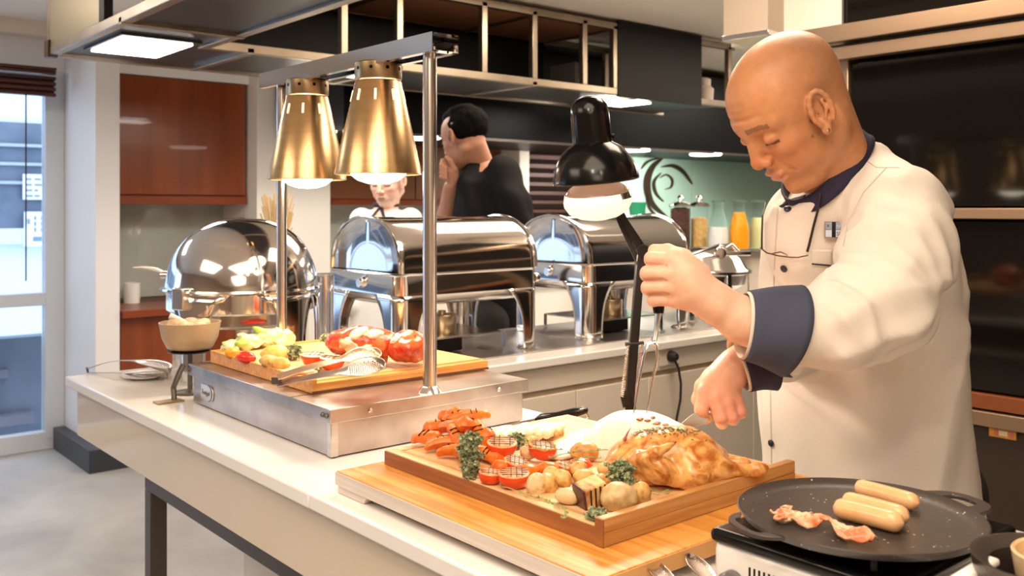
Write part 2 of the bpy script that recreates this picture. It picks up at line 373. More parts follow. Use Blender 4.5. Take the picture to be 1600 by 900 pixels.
for px in (17, 40): MB().tube([W(px+4, 245, 12.0), W(px, 330, 12.0), W(px-8, 372, 12.0)], .025, 6).build('strut', ext, bf)
def signboard(name, label, p0, p1, d, rows):
    yy = 12.13; a = W(*p0, 1); a = Vector((0, 0, HC))+(a-Vector((0, 0, HC)))*(yy/a.y); b = W(*p1, 1); b = Vector((0, 0, HC))+(b-Vector((0, 0, HC)))*(yy/b.y); t = thing(name, label, 'notice', (a.x, a.y, b.z))
    bx('sheet', mat('white notice', (.86, .90, .95), .5), (a.x, a.y, b.z), (b.x, a.y+.02, a.z), t)
    for (u0, v0, u1, v1) in rows:
        bx('print', mat('blue grey print', (.20, .28, .38), .5), (a.x+(b.x-a.x)*u0, a.y-.004, a.z+(b.z-a.z)*v1), (a.x+(b.x-a.x)*u1, a.y, a.z+(b.z-a.z)*v0), t)
rr = random.Random(5)
signboard('notice', 'upper white notice with rows of small print in the street window', (36, 272), (82, 312), 10.5, [(.08+.3*i, .15+.22*j, .08+.3*i+rr.uniform(.12, .26), .24+.22*j) for i in range(3) for j in range(4)])
signboard('notice', 'lower white notice with a grid of dark figures in the street window', (38, 331), (82, 384), 10.5, [(.1, .2, .2, .36)]+[(.34+.24*i, .12+.17*j, .42+.24*i, .24+.17*j) for i in range(3) for j in range(3)]+[(.3, .72, .8, .86)])
st = thing('street_stool', 'black metal framed stool standing outside on the pale pavement', 'stool', G(40, 444, -.2))
a = G(24, 443, -.2); b = G(56, 441, -.2); h = (444-388)/FL*(a.dot(FV))
for p in (a, b):
    for dy in (0, .35): MB().bar(p+Vector((0, dy, 0)), p+Vector((0, dy, h)), .06).build('leg', darksteel, st)
MB().box((a.x-.03, a.y-.03, -.2+h-.05), (b.x+.03, a.y+.4, -.2+h+.04)).build('seat', darksteel, st)
for i, (p, q) in enumerate((((0, 436), (92, 424)), ((0, 466), (92, 453)))):
    MB().bar(G(p[0]-160, p[1]+22, -.19), G(q[0], q[1], -.19), .07, .02).build('trim_%d' % (6+i), mat('road joint', (.28, .34, .42), .7)); tag(bpy.data.objects['trim_%d' % (6+i)], kind='structure')
gr = thing('low_planter_wall', 'dark patterned low wall and stacked crates outside below the window rail', 'wall', (.6, 6.5, -.2))
bx('wall', ext, (-2.5, 6.55, -.2), (3.0, 6.7, .52), gr)
for i in range(26):
    x = rr.uniform(-.9, 1.3); z = rr.uniform(-.1, .45); bx('crate', mat('crate %d' % (i % 3), ((.28, .31, .38), (.42, .46, .54), (.20, .19, .24))[i % 3], .6), (x, 6.45+rr.uniform(0, .06), z), (x+rr.uniform(.08, .25), 6.55, z+rr.uniform(.03, .09)), gr)
MB().box((.42, 6.40, -.2), (.50, 6.5, .55)).build('post', alum, gr)
# back wall joinery
uc = thing('wall_cabinet', 'glossy red-brown veneer wall cabinet beside the white window column', 'cabinet', (2.0, 5.3, 1.36))
bx('body', redwood_e, (1.63, 5.27, 1.36), (2.40, YB, 2.07), uc); bx('door', redwood, (1.635, 5.25, 1.415), (2.395, 5.27, 2.065), uc, bev=.002); bx('bottom_rail', redwood_e, (1.63, 5.245, 1.36), (2.40, 5.27, 1.405), uc, bev=.002)
S('trim_8', splash, (1.63, 5.60, .82), (2.42, YB, 1.36)); S('trim_9', white, (1.62, 5.24, 2.07), (2.42, YB, ZC))
lc = thing('base_cabinet', 'red-brown veneer base cabinet under the grey splashback', 'cabinet', (2.0, 5.1, 0))
bx('body', redwood, (1.64, 5.12, .05), (2.4, YB-.07, .76), lc); bx('worktop', redwood_e, (1.63, 5.06, .76), (2.4, 5.59, .80), lc, bev=.003)
c0 = W(206, 480, 5.35); MB().lathe([(0, 0), (.043, 0), (.046, .115), (.042, .115), (.038, .01), (0, .01)], (c0.x, c0.y, .80), n=24).build('white_cup', mat('white china', (.85, .83, .8), .3)); tag(bpy.data.objects['white_cup'], 'plain white cup standing on the red-brown base cabinet', 'cup')
S('trim_10', mat('column cream', (.80, .77, .72), .6), (2.41, 5.13, 0), (2.89, YB, ZC))
S('trim_11', splash, (2.89, 5.60, .82), (4.4, YB, 1.36))
u2 = thing('wall_cabinet', 'brown veneer wall cabinet behind the brass lamps and kitchen staff', 'cabinet', (3.6, 5.3, 1.36))
bx('body', redwood_e, (2.89, 5.27, 1.36), (4.35, YB, 2.2), u2); bx('door', mat('brown veneer', (.20, .075, .03), .35), (2.9, 5.25, 1.40), (3.6, 5.27, 2.18), u2); bx('door', mat('brown veneer'
, (.2, .07, .03)), (3.61, 5.25, 1.40), (4.34, 5.27, 2.18), u2)
S('trim_12', cream, (4.36, 5.05, 0), (4.45, YB, ZC))
l2 = thing('base_cabinet', 'pale base cabinet behind the chafing dishes and the kitchen staff', 'cabinet', (3.6, 5.1, 0))
bx('body', creampanel, (2.9, 5.1, .05), (4.35, YB-.07, .82), l2); bx('worktop', whitegloss, (2.9, 5.06, .82), (4.35, 5.59, .85), l2)
sh = thing('louvre_shutter', 'dark brown slatted shutter on the back wall beside the mint splashback', 'shutter', (4.9, 5.3, .9))
bx('frame', darkbrown, (4.47, 5.36, .9), (5.6, 5.4, 2.2), sh)
for i in range(18): bx('slat', mat('shutter slat', (.012, .006, .004), .7, spec=.1), (4.5, 5.33, .93+i*.068), (5.57, 5.36, .965+i*.068), sh)
# mint glass corner
YM = 5.2
S('wall_mint', mint, (5.0+.55, YM, .8), (6.46, YM+.3, 1.95)); S('wall_mint', mint, (6.475, YM, .8), (9.3, YM+.3, 1.95)); S('trim_13', mat('yellowed joint', (.42, .55, .33), .5), (6.46, YM+.004, .8), (6.475, YM+.2, 1.95))
# swirl emblem on the mint wall (crescents)
em = thing('swirl_emblem', 'black sweeping crescent emblem mounted on the mint glass wall', 'emblem', (6.0, YM-.01, 1.3))
def pw(px, py):
    dr = FV+RV*((px-800)/FL)+UV*((HZ-py)/FL); return Vector((0, 0, HC))+dr*((YM-.004)/dr.y)
def swoosh(pts, w, n=28):
    P = []
    for k in range(n+1):
        t = k/n*(len(pts)-1); i = min(int(t), len(pts)-2); f = t-i; p0, p1, p2, p3 = (Vector(pts[max(0, min(len(pts)-1, i+q))]) for q in (-1, 0, 1, 2))
        P.append(.5*((2*p1)+(p2-p0)*f+(2*p0-5*p1+4*p2-p3)*f*f+(3*p1-p0-3*p2+p3)*f**3))
    up = []; lo = []
    for k, p in enumerate(P):
        t = (P[min(k+1, n)]-P[max(k-1, 0)]).normalized(); s_ = Vector((-t.y, t.x)); ww = w*math.sin(PI*min(.999, max(.001, k/n)))**.9/2+.15; up.append(pw(*(p+s_*ww))); lo.append(pw(*(p-s_*ww)))
    dy = Vector((0, -.012, 0)); MB().grid([up, lo, [p+dy for p in lo], [p+dy for p in up], up]).build('crescent', mat('emblem black', (.04, .025, .015), .4), em)
swoosh([(1037, 245), (1018, 262), (1010, 288), (1018, 318), (1046, 343)], 10); swoosh([(1001, 264), (1012, 252), (1034, 246)], 3); swoosh([(1032, 261), (1050, 259), (1066, 268), (1081, 288)], 6)
swoosh([(1032, 270), (1021, 284), (1024, 302), (1036, 315)], 4); swoosh([(1030, 278), (1040, 273), (1049, 280), (1048, 292), (1038, 296)], 2.5); swoosh([(1008, 300), (1014, 325), (1030, 342)], 3)
# black extraction soffit with downlights
hd = thing('extraction_hood', 'long black extraction hood with round downlights over the back kitchen', 'hood', (5, 4.5, 1.74))
bx('casing', black, (2.50, 4.3, 1.745), (9.3, 5.05, 2.3), hd, bev=.004); bx('lower_edge', darksteel, (2.50, 4.29, 1.735), (9.3, 4.31, 1.75), hd)
for px, py in ((533, 201), (688, 213), (1030, 233), (1142, 240)):
    dr = FV+RV*((px-800)/FL)+UV*((HZ-py)/FL); p = Vector((0, 0, HC))+dr*(.395/dr.z)
    p.y = max(4.40, min(p.y, 4.9)); MB().lathe([(.001, 0), (.11, 0), (.12, .006), (.12, .012)], (p.x, p.y, 1.731), n=28).build('downlight', ledsm, hd)
    spot('hood_lamp', (p.x, p.y, 1.71), (p.x, p.y+(.15 if px < 1000 else .55), .95), (9 if px < 1000 else 60), WHITE, 2.6, .08)
# back counter carrying the jars
bc = thing('back_counter', 'dark back counter with raised shelf carrying the storage jars', 'counter', (5, 4.1, 0))
bx('body', creampanel, (4.3, 3.7, 0), (7.6, 4.2, 1.05), bc); bx('shelf', mat('grey shelf', (.25, .24, .22), .3), (4.25, 3.65, 1.05), (7.65, 4.22, 1.078), bc, bev=.004)
# right-hand appliance wall
ov = thing('oven_wall', 'tall dark glass oven wall with beige metal rails behind the chef', 'oven', (2.95, .4, 0))
brz = mat('warm satin metal', (.40, .28, .19), .38, .85)
bx('carcass', black, (2.66, -1.2, .12), (3.3, 1.55, 2.34), ov)
bx('upper_glass_door', oven, (2.615, -.9, 1.345), (2.66, 1.50, 1.775), ov, bev=.004)
bx('lower_glass_door', oven, (2.615, -.9, .845), (2.66, 1.50, 1.305), ov, bev=.004)
bx('top_glass_panel', oven, (2.64, -.9, 1.885), (2.68, 1.53, 2.34), ov, bev=.004)
bx('door_rail', brz, (2.59, -.9, 1.31), (2.63, 1.50, 1.34), ov, bev=.003)
bx('wood_strip', mat('oiled red wood', (.26, .075, .025), .35), (2.60, -.9, .80), (2.64, 1.50, .84), ov, bev=.002)
bx('lower_rail', brz, (2.59, -.9, .755), (2.63, 1.50, .795), ov, bev=.003)
bx('drawer_front', mat('dark drawer', (.045, .030, .022), .5), (2.62, -.9, .12), (2.66, 1.50, .75), ov, bev=.004)
bx('side_post', brz, (2.60, 1.50, .12), (2.66, 1.56, 1.80), ov, bev=.003)
for y in (.9, .45): bx('inner_rail', mat('oven rack rail', (.10, .08, .06), .3, .6), (2.606, y, 1.40), (2.615, y+.008, 1.72), ov)
lb = thing('price_label_strip', 'small orange and cream printed label under the oven rail', 'label', W(1560, 668, 2.55))
a = G(1541, 661, .742); y1 = 2.595/ (FV.x+RV.x*(1541-800)/FL)*(FV.y+RV.y*(1541-800)/FL); y0 = 2.595/(FV.x+RV.x*(1583-800)/FL)*(FV.y+RV.y*(1583-800)/FL)
bx('strip', mat('orange print', (.85, .38, .05), .5), (2.612, y0, .728), (2.619, y1, .752), lb); bx('print', mat('cream print', (.9, .8, .55), .5), (2.6105, y0+(y1-y0)*.3, .734), (2.612, y0+(y1-y0)*.62, .748), lb)
bx('print', mat('pink print', (.75, .22, .2), .5), (2.6105, y0+(y1-y0)*.68, .732), (2.612, y0+(y1-y0)*.8, .750), lb); bx('print', mat('pink print', (.75, .22, .2)), (2.6105, y0+(y1-y0)*.1, .732), (2.612, y0+(y1-y0)*.22, .750), lb)
orr = thing('overhead_beam', 'upper satin metal beam running above the dark ovens', 'beam', (2.6, .4, 1.834)); bx('beam', brz, (2.54, -.95, 1.834), (2.60, 1.66, 1.884), orr, bev=.003)
bx('beam_return', brz, (2.60, 1.60, 1.834), (3.4, 1.66, 1.884), orr, bev=.003)
bx('door_track', brz, (2.56, -.9, 1.783), (2.60, 1.56, 1.822), ov, bev=.003)
S('wall_right', mat('white pier', (.80, .76, .70), .6), (2.70, 1.58, 1.9), (3.25, 2.0, ZC)); 
p = W(1184, 65, 3.15); du = thing('extract_duct', 'beige square duct dropping from the ceiling with a chrome foot', 'duct', (p.x, p.y, 1.9))
Rz = Matrix.Rotation(math.radians(6), 3, 'Z')
MB().box((-.082, -.082, 0), (.082, .082, ZC-1.915), Rz, Vector((p.x, p.y, 1.915))).build('duct', mat('beige steel', (.50, .42, .34), .5), du, bev=.002); MB().box((-.086, -.086, -.012), (.086, .086, .006), Rz, Vector((p.x, p.y, 1.91))).build('foot', chrome2, du, bev=.002)
# ================================================================ overhead rack
rk = thing('overhead_rack', 'steel-framed overhead rack with black panels, lit underside and open shelves', 'rack', (3.0, 3.8, 1.95))
ZR = 1.95; X0 = 1.02; X1 = 1.45; Y0 = 3.49; Y1 = 4.09; XE = 4.75
pan = mat('underside grey', (.040, .040, .045), .35, spec=.3)
def rb(name, lo, hi, m=framesteel, bev=.002): return bx(name, m, lo, hi, rk, bev=bev)
b = .035
rb('lower_beam', (X0, -.2, ZR), (X0+b, Y1, ZR+b)); rb('lower_beam', (X1-b, -.2, ZR), (X1, Y0, ZR+b))
rb('lower_beam', (X0, Y1-b, ZR-.002), (XE, Y1, ZR+b)); rb('lower_beam', (X1-b, Y0, ZR), (XE, Y0+b, ZR+b))
rb('underside_panel', (X0+b, .0, ZR+.012), (X1-b, Y1-b, ZR+.03), pan); rb('underside_panel', (X1-b, Y0+b, ZR+.012), (XE-b, Y1-b, ZR+.03), pan)
for y in (3.18, 2.3, 1.3): rb('cross_bar', (X0, y, ZR-.004), (X1, y+.03, ZR+.02))
for x in (X1+.15, 2.3, 3.1, 3.9): rb('cross_bar', (x, Y0, ZR-.004), (x+.03, Y1, ZR+.02))
lp = rb('light_frame', (X0+.075, 3.42, ZR+.002), (X1-.06, 3.86, ZR+.014), pan)
bx('light_panel', led, (X0+.095, 3.45, ZR-.004), (X1-.085, 3.83, ZR+.004), rk)
area('rack_lamp', ((X0+X1)/2, 3.64, ZR-.01), .25, .36, 7, WHITE)
p = W(965, 160, 5.43); bx('light_panel', led, (p.x-.17, 3.64, ZR-.004), (p.x+.17, 3.88, ZR+.004), rk); area('rack_lamp', (p.x, 3.76, ZR-.01), .3, .24, 7, WHITE)
area('rack_lamp', (2.2, 3.76, ZR-.01), .3, .24, 5, WHITE)  # lamp and lit panel added under the rack to brighten the back
bx('light_panel', led, (2.05, 3.64, ZR+.006), (2.35, 3.88, ZR+.011), rk)
# uprights and upper shelf
XP = [(X1-b, Y0), (2.02, Y0), (2.30, Y0), (2.78, Y0), (3.10, Y0), (3.45, Y0), (3.68, Y0), (4.72-b, Y0), (X0, Y1-b), (2.0, Y1-b), (3.0, Y1-b), (4.2, Y1-b), (4.72-b, Y1-b)]
for x, y in XP: rb('upright', (x, y, ZR+b), (x+b*.9, y+b*.9, ZR+.37))
rb('upper_beam', (X1-b, Y0, ZR+.35), (XE, Y0+b, ZR+.385)); rb('upper_beam', (X0, Y1-b, ZR+.35), (XE, Y1, ZR+.385)); rb('upper_beam', (X0, -.2, ZR+.35), (X0+b, Y1, ZR+.385)); rb('upper_beam', (X1-b, -.2, ZR+.35), (X1, Y0, ZR+.385))
rb('top_board', (X1, Y0+b, ZR+.355), (3.7, Y1-b, ZR+.372), mat('brown shelf board', (.34, .15, .07), .5))
for x in (2.3, 3.1, 3.68, 4.2): rb('cross_beam', (x, Y0+b, ZR+.345), (x+.03, Y1-b, ZR+.372))
rb('black_back_panel', (X1, Y1-b-.01, ZR+b), (3.68, Y1-b, ZR+.35), black); rb('black_front_panel', (3.71, Y0-.006, ZR-.01), (4.42, Y0+.012, ZR+.40), mat('charcoal panel', (.012, .0115, .012), .5, spec=.2))
rb('end_panel', (X0+.002, 3.42, ZR+b), (X0+.014, Y1-.0, ZR+.385), mat('tan satin steel', (.42, .34, .22), .38, .9)); rb('black_upright', (X0, 3.36, ZR+b), (X0+.03, 3.42, ZR+.36), black)
rb('inner_panel', (X1-b, 3.0, ZR+b), (X1-b+.012, Y0, ZR+.35), mat('brown inner panel', (.36, .17, .07), .5))
rb('corner_bracket', (X0-.008, Y1-.05, ZR-.008), (X0+.03, Y1+.008, ZR+.06), mat('dark bronze', (.10, .06, .03), .4, .7))
dkbox = thing('equipment_box', 'dark grey box with a white dot stored on the overhead rack', 'box', W(890, 131, 5.2)); q = W(889, 129, 5.2)
bx('case', mat('dim grey case', (.05, .045, .04), .5), (q.x-.05, q.y-.1, ZR+.036), (q.x+.05, q.y+.1, ZR+.18), dkbox); MB().lathe([(.0, 0), (.006, 0), (.006, .003)], (q.x-.02, q.y-.1, ZR+.08), (0, -1, 0), n=10).build('knob', white, dkbox)
cer = mat('pale ceramic', (.62, .53, .46), .5)
def jug(name, label, px, d, prof):
    q = W(px, 155, d); m = MB().lathe(prof, (q.x, q.y, ZR+.036), n=24); o = m.build(name, cer); tag(o, label, 'vase', 'ceramics on the overhead rack'); return o
jug('ceramic_vase', 'tall waisted pale vase on the rack beside the black panel', 1068, 5.75, [(0, 0), (.03, 0), (.022, .08), (.045, .16), (.06, .22), (.045, .26), (.04, .27), (.035, .26), (0, .2)])
jug('ceramic_pot', 'squat pale lidded pot on the rack left of the head of the chef', 1100, 5.75, [(0, 0), (.055, 0), (.06, .08), (.04, .10), (.042, .14), (.02, .15), (0, .15)])
jug('ceramic_pot', 'small pale pot on the rack behind the squat lidded pot', 1078, 5.95, [(0, 0), (.05, 0), (.05, .07), (.03, .1), (0, .1)])
# ================================================================ buffet counter
ct = thing('buffet_counter', 'white stone buffet counter with glossy cream apron on a dark steel frame', 'counter', (1.0, 1.2, 0))
seam = G(475, 772, .9).y
bx('worktop', whitegloss, (.700, seam+.0006, .874), (1.36, 2.630, .900), ct, bev=.004, bseg=3)
bx('worktop', whitegloss, (.700, -.6, .874), (1.36, seam-.0006, .900), ct, bev=.004, bseg=3)
bx('worktop', whitegloss, (1.3605, 2.03, .874), (3.6, 2.630, .900), ct, bev=.004, bseg=3)
bx('apron_panel', apron, (.722, -.55, .748), (.742, 2.60, .874), ct, bev=.002); bx('end_apron', apron, (.742, 2.59, .748), (1.36, 2.608, .874), ct, bev=.002)
bx('under_shelf', creampanel, (.745, -.55, .75), (1.35, 2.58, .77), ct)
fr = mat('gunmetal frame', (.10, .085, .075), .38, .75)
bx('frame_rail', fr, (.735, -.5, .712), (.772, 2.135, .747), ct, bev=.002); bx('frame_leg', fr, (.735, 2.098, 0), (.772, 2.135, .712), ct, bev=.002)
bx('frame_rail', fr, (.772, 2.098, .712), (1.33, 2.135, .747), ct, bev=.002); bx('frame_leg', fr, (1.29, 2.098, 0), (1.33, 2.135, .712), ct, bev=.002)
bx('frame_leg', fr, (.735, .95, 0), (.772, .987, .712), ct, bev=.002)
bx('pedestal', mat('pedestal paint', (.72, .70, .66), .5), (.93, -.4, 0), (1.30, 2.05, .74), ct, bev=.002)
bx('upper_panel', creampanel, (1.37, 2.052, .803), (3.5, 2.07, .868), ct, bev=.002)
bx('shadow_gap', mat('gap strip', (.42, .34, .24), .5), (1.37, 2.062, .785), (3.5, 2.075, .805), ct)
for x0, x1 in ((1.37, 1.998), (2.002, 2.324), (2.328, 2.9), (2.904, 3.5)): bx('door_panel', creampanel, (x0, 2.052, .10), (x1, 2.07, .785), ct, bev=.002)
bx('carcass', creampanel, (1.38, 2.076, .10), (3.5, 2.58, .87), ct); bx('plinth', darksteel, (1.4, 2.12, 0), (3.45, 2.5, .1), ct)
tr = bx('chafer_tray', steel, (1.40, 2.13, .900), (3.3, 2.60, .904), bev=.001); tag(tr, 'flat brushed steel strip under the roll-top chafing dishes', 'tray')
# socket + cable
p = G(1045, 556, .83); yf = 2.05
def onY(px, py, y=yf):
    dr = FV+RV*((px-800)/FL)+UV*((HZ-py)/FL); return Vector((0, 0, HC))+dr*(y/dr.y)
pg = thing('power_plug', 'black plug and cable in the front of the cream base cabinets', 'plug', onY(1045, 556))
s0 = onY(1045, 556); MB().lathe([(0, .0), (.018, 0), (.018, .02), (.012, .034), (0, .034)], s0, (0, -1, 0), n=20).build('plug', rubber, pg)
MB().box((s0.x-.05, 2.044, s0.z-.03), (s0.x+.05, 2.052, s0.z+.03)).build('socket_plate', creampanel, pg, bev=.002)
pts = [s0+Vector((0, -.03, 0))]+[onY(*q, y=2.01) for q in ((1052, 558), (1060, 575), (1064, 600), (1063, 625), (1058, 650), (1052, 690), (1045, 740), (1040, 800))]
MB().tube(pts, .0042, 8).build('cable', rubber, pg)
# ================================================================ heat-lamp carving station
hs = thing('carving_station', 'brushed steel heated carving base with two posts and overhead lamp bar', 'warmer', (1.05, 1.78, .9))
bx('body', boxsteel, (.826, 1.461, .903), (1.270, 2.085, .964), hs, bev=.0015); bx('lid', boxsteel, (.818, 1.453, .963), (1.278, 2.097, .988), hs, bev=.0015)
bx('corner_strip', steel, (.8235, 1.4585, .903), (.838, 1.473, .964), hs, bev=.001)
MB().bar((.818, 1.60, .9884), (1.278, 1.60, .9884), .002, .0006).build('lid_joint', darksteel, hs)
for p, ax in (((.9, 1.452, .976), (0, -1, 0)), ((1.2, 1.452, .976), (0, -1, 0)), ((.817, 1.464, .976), (-1, 0, 0)), ((.817, 1.478, .976), (-1, 0, 0)), ((.817, 2.085, .976), (-1, 0, 0))):
    MB().lathe([(0, .003), (.003, .0028), (.0048, 0), (0, 0)], p, ax, n=12).build('screw', darksteel if ax[0] else chrome, hs)
for x in (.85, 1.25):
    for y in (1.49, 2.05): MB().lathe([(0, 0), (.012, 0), (.012, .004), (0, .004)], (x, y, .899), n=12).build('foot', rubber, hs)
# embossed badge
bd = MB().poly_extrude([(.8255, y, z) for y, z in [(2.035+.0*math.cos(0), .918)]+[(2.035, .952)]+[(1.985+.017*math.sin(a)*-1, .935+.017*math.cos(a)) for a in [i*PI/8 for i in range(9)]]], (-.0022, 0, 0)).build('badge', steel, hs, bev=.0006)
MB().tube([(.8230, 1.992-.017*math.sin(a), .935+.017*math.cos(a)) for a in [i*PI/10 for i in range(11)]], .0011, 6).build('badge_rim', darksteel, hs)
cu = bpy.data.curves.new('t', 'FONT'); cu.body = 'Tonigal'; cu.size = .015; cu.extrude = .0006; cu.shear = .3; to = bpy.data.objects.new('t', cu); COL.objects.link(to)
to.matrix_world = Matrix.Translation((.8230, 2.032, .930)) @ Matrix(((0, 0, -1, 0), (-1, 0, 0, 0), (0, 1, 0, 0), (0, 0, 0, 1)))
bpy.context.view_layer.update(); me = bpy.data.meshes.new_from_object(to.evaluated_get(bpy.context.evaluated_depsgraph_get())); me.transform(to.matrix_world); bpy.data.objects.remove(to)
link_mesh('badge_lettering', me, mat('badge grey', (.25, .22, .20), .4, .6), hs)
XL = 1.046
MB().tube([(XL, 1.475, .988), (XL, 1.475, 1.648)], .0135, 24).build('post', chrome2, hs); MB().tube([(XL, 2.091, .96), (XL, 2.091, 1.64)], .0125, 24).build('post', chrome2, hs)
MB().lathe([(.0135, .012), (.017, .010), (.024, 0)], (XL, 1.475, .988), n=24).build('post_collar', chrome2, hs)
# lamp bar: open inverted channel
mm = MB(); BX0, BX1, BY0, BY1, BZ0, BZ1 = 1.016, 1.078, 1.425, 2.15, 1.632, 1.668; th = .0015
mm.box((BX0, BY0, BZ1-th), (BX1, BY1, BZ1)); mm.box((BX0, BY0, BZ0), (BX0+th, BY1, BZ1-th)); mm.box((BX1-th, BY0, BZ0), (BX1, BY1, BZ1-th))
mm.box((BX0+th, BY0, BZ0), (BX0+.014, BY1, BZ0+th)); mm.box((BX1-.014, BY0, BZ0), (BX1-th, BY1, BZ0+th)); mm.build('lamp_bar', chrome, hs)
bx('lamp_bar_web', black, (BX0+.004, BY0+.05, BZ1-.006), (BX1-.004, BY1, BZ1-.002), hs)
MB().lathe([(0, .0), (.009, .0), (.009, .006), (.006, .010), (0, .010)], (XL, 1.475, 1.648), n=16).build('post_nut', chrome, hs)
MB().box((XL-.02, 1.458, 1.636), (XL+.028, 1.492, 1.641)).build('post_bracket', chrome2, hs)
def heat_lamp(y, label, zr):
    t = thing('heat_lamp', label, 'lamp', (XL, y, zr), 'brass heat lamps under the steel bar')
    n = 48; dz = zr-1.405
    m = MB(); m.lathe([(.0865, 0), (.0895, .0015), (.0885, .006), (.047, .190+dz*0), (.045, .192)], (XL, y, zr), n=n); m.build('shade', brass, t, solid=.0012)
    MB().lathe([(.083, .006), (.044, .185)], (XL, y, zr), n=n).build('shade_lining', enamel, t)
    MB().lathe([(.044, .193), (.0475, .195), (.0485, .198), (.0485, .228), (.045, .231), (.020, .233), (.0, .233)], (XL, y, zr), n=n).build('collar', brass_d, t)
    for i in range(9):
        a = i*2*PI/9+.35; c, s = math.cos(a), math.sin(a)
        MB().lathe([(0, .0006), (.0036, .0005), (.0038, 0)], (XL+c*.0486, y+s*.0486, zr+.216), (c, s, 0), n=12).build('vent_hole', black, t)
        a += .2; c, s = math.cos(a), math.sin(a); r1 = .0885-(.0415)*(.172-.006)/.184; r2 = .0885-.0415*(.150-.006)/.184
        MB().bar((XL+c*(r1+.0012), y+s*(r1+.0012), zr+.172), (XL+c*(r2+.0012), y+s*(r2+.0012), zr+.150), .0042, .001, up=Vector((c, s, 0))).build('vent_slot', mat('slot glow', (1, .75, .4), .4, emis=(1, .72, .38), es=2.5), t)
    MB().tube([(XL, y, zr+.232), (XL, y, 1.640)], .008, 10).build('stem', chrome2, t)
    MB().lathe([(0, -.020), (.022, -.0185), (.042, -.012), (.056, -.001), (.060, .010), (.056, .022), (.040, .045), (.022, .075), (.018, .11)], (XL, y, zr), n=32).build('bulb', bulbm, t)
    return t
heat_lamp(1.658, 'nearer brass conical heat lamp with glowing bulb, beside the front steel post', 1.409)
heat_lamp(1.962, 'farther brass conical heat lamp, beside the rear steel post', 1.405)
spot('heat_lamp_light', (XL, 1.658, 1.382), (XL+.02, 1.66, .9), 6.5, (1, .80, .56), 2.0, .05); spot('heat_lamp_light', (XL, 1.962, 1.378), (XL, 1.962, .9), 6.5, (1, .80, .56), 2.0, .05)
